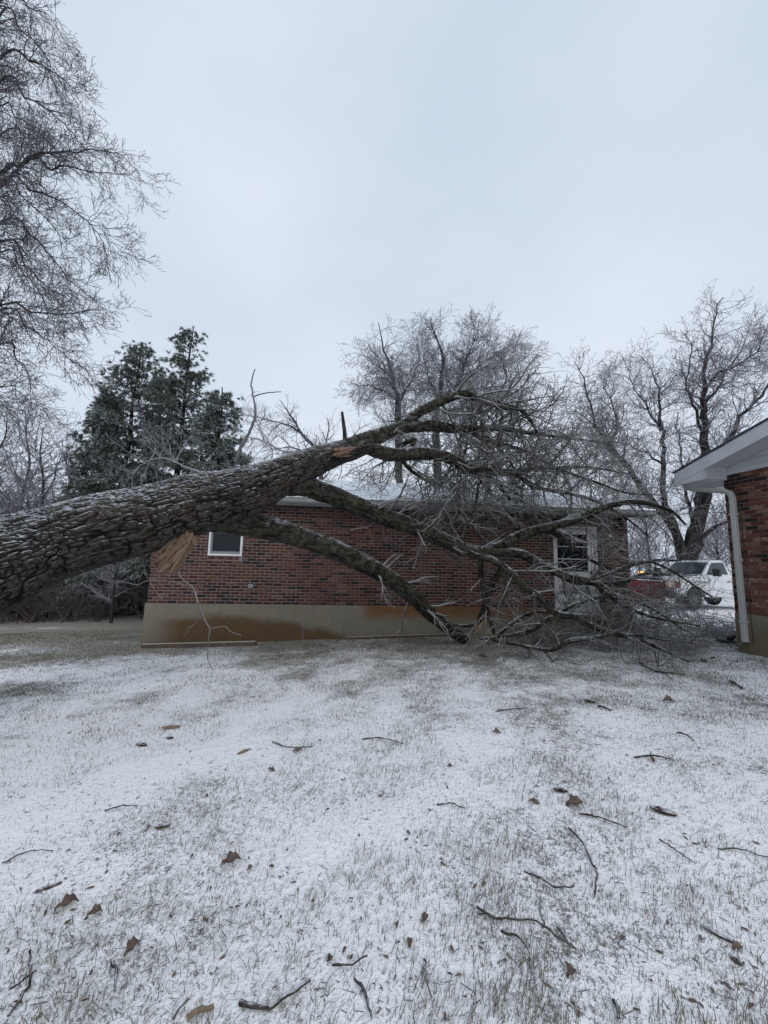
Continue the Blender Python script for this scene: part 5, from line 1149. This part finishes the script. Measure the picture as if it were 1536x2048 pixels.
# ------------------------------------------------------------------ grass
M_GRASS = mat('frosted_grass', (.1, .1, .06), .7); t_ = NT(M_GRASS); _g = t_.n('ShaderNodeNewGeometry')
_cr = t_.n('ShaderNodeValToRGB'); e_ = _cr.color_ramp.elements; e_[0].position = 0; e_[0].color = (.065, .062, .052, 1); e_[1].position = 1; e_[1].color = (.26, .215, .15, 1)
for p_, c_ in ((.3, (.10, .115, .07)), (.5, (.15, .15, .11)), (.68, (.22, .21, .18)), (.85, (.13, .095, .065))): q_ = e_.new(p_); q_.color = (*c_, 1)
t_.l(_g.outputs['Random Per Island'], _cr.inputs['Fac']); t_.color(_cr.outputs['Color'])
def grass():
    g = npr; n = 860000
    d = 1.15 + (g.random(n) ** 1.35) * 10.5; half = .98 * d + .7; x = (g.random(n) * 2 - 1) * half; y = d
    cl = vnoise(x * 2.2, y * 2.2, 21) * .6 + vnoise(x * 7, y * 7, 22) * .4; cl2 = vnoise(x * .7 + 4, y * .8, 23)
    br = bare_fn(x, y)
    pr = np.clip(.24 + .45 * np.clip(cl - .46, 0, 1) + 3.2 * np.clip(br, -.03, .2), .05, 1) * (.62 + .38 * np.clip((d - 1.8) / 2.2, 0, 1))
    k = g.random(n) < pr; x = x[k]; y = y[k]; cl = cl[k]; br = br[k]
    # not under the buildings
    px = (x - GBASE.x) * gdir.x + (y - GBASE.y) * gdir.y; py = (x - GBASE.x) * gin.x + (y - GBASE.y) * gin.y
    k = ~((px > -.03) & (px < GL) & (py > -.05)); x = x[k]; y = y[k]; cl = cl[k]
    n = len(x); z = gz(x, y) - .004; d = np.hypot(x, y)
    a = g.random(n) * 6.283; k0 = g.random(n) > .55 * np.clip((-x - 2.5) / 2, 0, 1) * (y > 6); x = x[k0]; y = y[k0]; cl = cl[k0]; z = z[k0]; d = d[k0]; a = a[k0]; n = len(x); comb = .9 * np.sin(x * .8 + y * .5); a = np.where(g.random(n) < .45, comb + g.normal(0, .5, n), a)
    tilt = np.clip(g.normal(.95, .35, n), .1, 1.5); L = g.uniform(.012, .036, n) * (1 + .3 * (d < 3)) * (1 + .5 * (cl > .6)) ; w = np.maximum(.0011, d * .00038) * g.uniform(.7, 1.4, n)
    ca, sa, ct, st = np.cos(a), np.sin(a), np.cos(tilt), np.sin(tilt)
    B = np.stack([x, y, z], 1); S = np.stack([-sa, ca, np.zeros(n)], 1) * w[:, None]; D1 = np.stack([ca * st * .7, sa * st * .7, ct + .3], 1); D1 /= np.linalg.norm(D1, axis=1)[:, None]
    D2 = np.stack([ca * st, sa * st, ct * .8], 1); D2 /= np.linalg.norm(D2, axis=1)[:, None]
    nr = d < 3.3
    Bn, Sn = B[nr], S[nr]; Mn = Bn + D1[nr] * (L[nr] * .5)[:, None]; Tn = Mn + D2[nr] * (L[nr] * .6)[:, None]
    V1 = np.stack([Bn - Sn, Bn + Sn, Mn + Sn * .8, Mn - Sn * .8, Tn], 1).reshape(-1, 3); b = np.arange(len(Bn))[:, None] * 5
    F1 = np.concatenate([b + [0, 1, 2], b + [0, 2, 3], b + [3, 2, 4]])
    Bf, Sf = B[~nr], S[~nr]; Tf = Bf + D1[~nr] * (L[~nr])[:, None]; V2 = np.stack([Bf - Sf, Bf + Sf, Tf], 1).reshape(-1, 3); F2 = np.arange(len(V2)).reshape(-1, 3) + len(V1)
    tag(link('grass', mesh_np('grass', np.concatenate([V1, V2]), np.concatenate([F1, F2]), M_GRASS)), 'thin frosted grass blades poking through the snow', 'grass', kind='stuff'); return n
ng = grass()
# ------------------------------------------------------------------ leaf and twig litter
M_LEAF = mat('dead_oak_leaf', (.12, .06, .035), .7); t_ = NT(M_LEAF); _g = t_.n('ShaderNodeObjectInfo')
t_.color(t_.mix(t_.ramp(t_.noise(25, 4, .7), .35, .7), (.045, .028, .020), (.17, .12, .09))); t_.bump(t_.noise(90, 3), .5, .003)
M_CHIP = grainy('pale_wood_chip', (.13, .09, .06), (.26, .19, .13), 40, .8)
M_BCH = bark_material('bark_scrap', (.02, .012, .010), (.11, .07, .05), .35, 0)
def litter(name, n, lab, cat, m, kind_):
    V = []; F = []
    for _ in range(n):
        if kind_ == 'leaf':
            zone = rnd.random()
            if zone < .35: px = rnd.uniform(560, 1000); py = rnd.uniform(1262, 1290)
            elif zone < .5: px = rnd.uniform(1000, 1380); py = rnd.uniform(1270, 1310)
            else: px = rnd.uniform(-60, 1600); py = 1300 + 740 * rnd.random() ** 1.7
        else: px = rnd.uniform(-60, 1600); py = 1290 + 750 * rnd.random() ** 1.2
        p = ground_at(px, py); a = rnd.uniform(0, 6.28); c, s = math.cos(a), math.sin(a); l = rnd.uniform(.005, .018) * rnd.uniform(.6, 1.2); w_ = l * rnd.uniform(.25, .6)
        b = len(V)
        if kind_ == 'leaf':
            for u, v in ((-1, 0), (-.3, -.8), (.5, -.6), (1, 0), (.4, .8), (-.4, .6)):
                V.append((p.x + (u * l * c - v * w_ * s), p.y + (u * l * s + v * w_ * c), p.z + .004 + abs(v) * w_ * rnd.uniform(.1, .9) + rnd.uniform(0, .006)))
            F.append((b, b + 1, b + 2)); F.append((b, b + 2, b + 3)); F.append((b, b + 3, b + 4)); F.append((b, b + 4, b + 5))
        else:
            l *= rnd.uniform(.6, 2.2); r = rnd.uniform(.0009, .0019); q = Vector((c, s, rnd.uniform(-.05, .12)));
            A_, B_ = Vector((p.x, p.y, p.z + .004)), Vector((p.x, p.y, p.z + .006)) + q * l * 1.6; sd = Vector((-s, c, 0)) * r
            V += [tuple(A_ + sd), tuple(A_ - sd), tuple(A_ + Vector((0, 0, 2 * r))), tuple(B_ + sd * .7), tuple(B_ - sd * .7), tuple(B_ + Vector((0, 0, 1.4 * r)))]
            for i in range(3): j = (i + 1) % 3; F.append((b + i, b + j, b + 3 + j)); F.append((b + i, b + 3 + j, b + 3 + i))
    tag(link(name, mesh_np(name, V, F, m)), lab, cat, kind='stuff')
litter('leaf_litter', 1900, 'small crumbs of brown leaf scattered over the snow', 'leaf litter', M_LEAF, 'leaf')
litter('twig_litter', 1500, 'tiny twig bits scattered over the snow', 'twig litter', M_TWIG_DARK, 'twig')
M_STICK = bark_material('stick_bark', (.03, .026, .024), (.085, .07, .06), .30, .2)
def stick(px, r, lab, forks=(), pale=False, name='stick'):
    g = [ground_at(*q) for q in px]
    for i, q in enumerate(g): q.z += r + .006 + (.01 if i % 2 else 0)
    b = g[0].copy(); T = Twigs(int(px[0][0])); n = len(g)
    def run(g, r0, r1):
        Q, RR = catmull(g, [r0 + (r1 - r0) * i / (len(g) - 1) for i in range(len(g))], .018); Q = [q + T.rv() * .0022 for q in Q]; T.P.append(Q); T.R.append([x * T.r.uniform(.75, 1.3) for x in RR])
    run(g, r, r * .6)
    for f_ in forks:
        h_ = [ground_at(*q) for q in f_]
        for q in h_: q.z += r * .8 + .006
        run(h_, r * .7, r * .35)
    V, F = T.arrays(7); o = link(name, mesh_np(name, V - np.array(b), F, M_CHIP if pale else M_STICK, True, attrs={'h': .5 + .5 * np.sin(np.arange(len(V)) * 1.7)})); o.location = b
    tag(o, lab, 'stick', 'sticks dropped on the snow')
stick([(1138, 1660), (1163, 1690), (1183, 1730), (1193, 1752), (1190, 1800)], .0068, 'long dark stick with a bend, thickest end pointing to the camera')
stick([(955, 1818), (985, 1845), (1028, 1845), (1063, 1852), (1088, 1857)], .0062, 'forked stick with upright side twig behind the grass tuft', (((1079, 1802), (1082, 1830), (1087, 1856)), ((1088, 1857), (1118, 1880), (1153, 1902)), ((957, 1832), (975, 1832), (988, 1846))))
stick([(1115, 1858), (1128, 1878), (1138, 1890)], .004, 'short thin stick crossing the end of the forked one')
stick([(1050, 1747), (1088, 1770), (1113, 1780), (1148, 1782)], .0055, 'dark gently curved stick above the forked one')
stick([(1160, 1630), (1198, 1642), (1255, 1659)], .0055, 'straight thin stick below the pale curled leaf')
stick([(478, 2014), (505, 2027), (540, 2025), (575, 2005), (620, 1970)], .0075, 'thick upcurved stick at the bottom of the picture')
stick([(665, 1935), (695, 1942), (735, 1917)], .0045, 'small hooked stick above the thick upcurved one')
stick([(15, 2040), (48, 2000), (62, 1955), (57, 1915)], .0058, 'long crooked stick in the bottom left corner', (((20, 1985), (48, 1966), (73, 1950)),))
stick([(375, 2046), (400, 2037), (426, 2024)], .011, 'stubby pale broken stick at the bottom edge', pale=True)
stick([(1005, 1865), (1048, 1895), (1068, 1950), (1071, 1992)], .0042, 'long thin wavering twig running towards the camera below the forked stick')
stick([(848, 1935), (853, 1965), (861, 2000)], .0042, 'short thin stick lying alone in clean snow near the bottom')
stick([(1230, 2008), (1234, 2025), (1240, 2047)], .007, 'dark red brown stick end at the bottom right')
stick([(1318, 1680), (1353, 1710), (1390, 1730)], .0038, 'thin curved twig right of the long bent stick')
stick([(1435, 1702), (1483, 1707), (1536, 1720)], .0038, 'thin twig running out of the right edge')
stick([(210, 1625), (240, 1619), (275, 1614)], .0045, 'thin stick left of the dark curled bark chunk')
stick([(545, 1487), (580, 1500), (625, 1496)], .0055, 'thin stick beside a brown leaf in the middle of the lawn')
stick([(5, 1730), (50, 1712), (105, 1704)], .0038, 'half buried thin stick at the left edge')
stick([(873, 1612), (903, 1613), (933, 1621)], .0045, 'faint thin stick in the middle of the lawn')
stick([(1197, 1416), (1209, 1420), (1222, 1425)], .014, 'short thick dark stick in front of the fallen crown')
stick([(993, 1425), (1030, 1422), (1055, 1418)], .007, 'long thin stick flat on the snow below the tip of the lower limb')
stick([(1268, 1517), (1310, 1518), (1345, 1522)], .007, 'straight stick with a stub in the right middle of the lawn', (((1301, 1518), (1302, 1510), (1302, 1504)),))
stick([(1278, 1327), (1310, 1345), (1370, 1352)], .013, 'forked branch piece lying in front of the fallen crown', (((1310, 1345), (1330, 1350), (1345, 1362)),))
stick([(1462, 1366), (1473, 1373), (1484, 1380)], .018, 'short dark log piece near the drain pan')
stick([(1355, 1468), (1372, 1475), (1388, 1484)], .008, 'short slanting stick left of the right edge')
stick([(725, 1480), (765, 1481), (805, 1490)], .006, 'thin stick with pale end right of the centre leaf')
stick([(225, 1930), (232, 1955), (228, 1990)], .006, 'fuzzy dark stick pointing at the camera near the lower left')
stick([(710, 1965), (728, 1990), (738, 2020), (742, 2046)], .005, 'dark twig running off the bottom edge left of centre')
stick([(345, 2046), (358, 2030), (378, 2003)], .004, 'thin dark twig beside the stubby pale stick')
def leaf(px, py, s, lab, rot, curl=.6, m=M_LEAF, cat='leaf', name='oak_leaf', grp='brown leaves on the snow'):
    s *= .8
    b = ground_at(px, py); r = random.Random(int(px * 7 + py)); n = 14; V = []; F = []
    for i in range(n + 1):
        t = i / n; w_ = s * .30 * math.sin(math.pi * (.04 + .94 * t)) ** .6 * (1 + .22 * math.sin(t * 17 + rot)) + .002
        cz = curl * s * (.16 * math.sin(t * 3.1) + .07 * math.sin(t * 9 + rot))
        for k, u in enumerate((-1, -.5, 0, .5, 1)):
            V.append(((t - .5) * s, u * w_ * (1 - .25 * curl * abs(u)), .004 + cz + abs(u) ** 1.5 * w_ * curl * (.75 + .5 * math.sin(t * 7 + k)) + r.uniform(0, .003)))
    for i in range(n):
        for k in range(4): F.append((i * 5 + k, i * 5 + k + 1, (i + 1) * 5 + k + 1, (i + 1) * 5 + k))
    o = link(name, mesh_np(name, V, F, m, True)); o.location = b; o.rotation_euler = (r.uniform(-.25, .25), r.uniform(-.2, .2), rot)
    md = o.modifiers.new('thick', 'SOLIDIFY'); md.thickness = .0012; tag(o, lab, cat, grp)
leaf(462, 1730, .125, 'large curled brown oak leaf holding snow in the lower left middle', .3, .9)
leaf(265, 1902, .085, 'crumpled brown leaf on edge near the lower left', 1.2, 1.0)
leaf(133, 1816, .11, 'folded reddish leaf left of a smaller dark one', .6, .9)
leaf(188, 1832, .075, 'narrow dark rolled leaf beside a folded reddish one', .8, 1.1)
leaf(1150, 1612, .14, 'pale curled leaf at the head of the straight thin stick', .1, .9)
leaf(1068, 1607, .08, 'small brown leaf left of the pale curled leaf', -.2, .6)
leaf(850, 1840, .055, 'small dark leaf left of the grass tuft', .9, .8)
leaf(993, 1468, .10, 'dark crumpled leaf in the upper middle of the lawn', .2, 1.0)
leaf(595, 1504, .09, 'brown leaf lying on the thin stick in the middle of the lawn', 0, .8)
leaf(820, 1890, .05, 'little brown leaf standing in clean snow', 1.4, 1.0)
leaf(1145, 1955, .06, 'tight brown tuft like dead leaf near the bottom', .5, 1.2)
leaf(1338, 1405, .16, 'heap like curled leaf in front of the fallen crown', .1, 1.0)
leaf(900, 1535, .06, 'small brown leaf just right of the middle of the lawn', .4, .9)
leaf(542, 1543, .07, 'tan leaf left of centre below the stick and leaf', -.3, .8)
leaf(1407, 1325, .17, 'reddish brown leaf near the right end of the fallen crown', .5, .8)
leaf(965, 1315, .20, 'brown leaf cluster in front of the lower limb tip', .3, .9)
leaf(1305, 1522, .07, 'small leaf caught on the straight stick with a stub', 1.3, .9)
leaf(500, 1740, .04, 'crumb sized dark leaf right of the large curled leaf', .9, 1)
leaf(660, 1925, .045, 'dead leaf scrap beside the small hooked stick', 1.1, 1)
leaf(1475, 1900, .055, 'dark leaf scrap at the end of the long bark strip', .2, 1)
def chunk(px, py, s, wd, lab, rot, m=M_BCH, name='bark_chunk', cat='bark piece', grp='bark and wood pieces on the snow'):
    b = ground_at(px, py); r = random.Random(int(px + py)); n = 9; V = []; F = []; K = 7
    for i in range(n + 1):
        t = i / n; w_ = wd * (.35 + .65 * math.sin(math.pi * (t * .9 + .05))) * r.uniform(.8, 1.2)
        for k in range(K):
            a = 2 * math.pi * k / K; V.append(((t - .5) * s + r.uniform(-.004, .004), math.cos(a) * w_ * .5, .004 + wd * .28 + math.sin(a) * w_ * .33 * r.uniform(.8, 1.2)))
    for i in range(n):
        for k in range(K): F.append((i * K + k, i * K + (k + 1) % K, (i + 1) * K + (k + 1) % K, (i + 1) * K + k))
    V += [(-.5 * s, 0, wd * .28), (.5 * s, 0, wd * .28)]
    F += [((n + 1) * K, (k + 1) % K, k, k) for k in range(K)] + [((n + 1) * K + 1, n * K + k, n * K + (k + 1) % K, n * K + (k + 1) % K) for k in range(K)]
    me = bpy.data.meshes.new(name); me.from_pydata(V, [], [tuple(dict.fromkeys(f)) for f in F]); me.materials.append(m); a = me.attributes.new('h', 'FLOAT', 'POINT'); a.data.foreach_set('value', [r.random() for _ in V]); me.update()
    o = link(name, me); o.location = b; o.rotation_euler = (0, 0, rot); tag(o, lab, cat, grp)
chunk(325, 1656, .085, .035, 'dark curled bark chunk in the left middle of the lawn', .45)
chunk(97, 1778, .10, .022, 'narrow dark bark strip near the left edge', .6)
chunk(283, 1493, .10, .045, 'blackish bark block in the upper left of the lawn', -.1)
chunk(488, 1506, .12, .035, 'tan wood chip standing out left of the middle stick', .9, M_CHIP, 'wood_chip', 'wood chip')
chunk(342, 1457, .17, .04, 'long pale wood chip in the upper left of the lawn', .3, M_CHIP, 'wood_chip', 'wood chip')
chunk(1327, 1628, .135, .05, 'big brown bark chunk right of the straight thin stick', -.6)
chunk(1120, 1584, .09, .035, 'brown bark piece above the pale curled leaf', -.3)
chunk(1440, 1875, .12, .022, 'long reddish bark strip in the lower right', -.75)
chunk(1472, 1926, .04, .025, 'small black bark lump under the long reddish strip', -1.2)
chunk(340, 1528 - 50, .06, .03, 'small dark bark piece below the long pale chip', .1)
chunk(1180, 1405, .12, .04, 'flat dark bark piece in front of the fallen crown', -.5)
chunk(1425, 1295 + 22, .09, .04, 'dark bark block by the pale slat', .2)
print('COUNTS', cnt, 'ft', ft.count(), 'grass', ng)
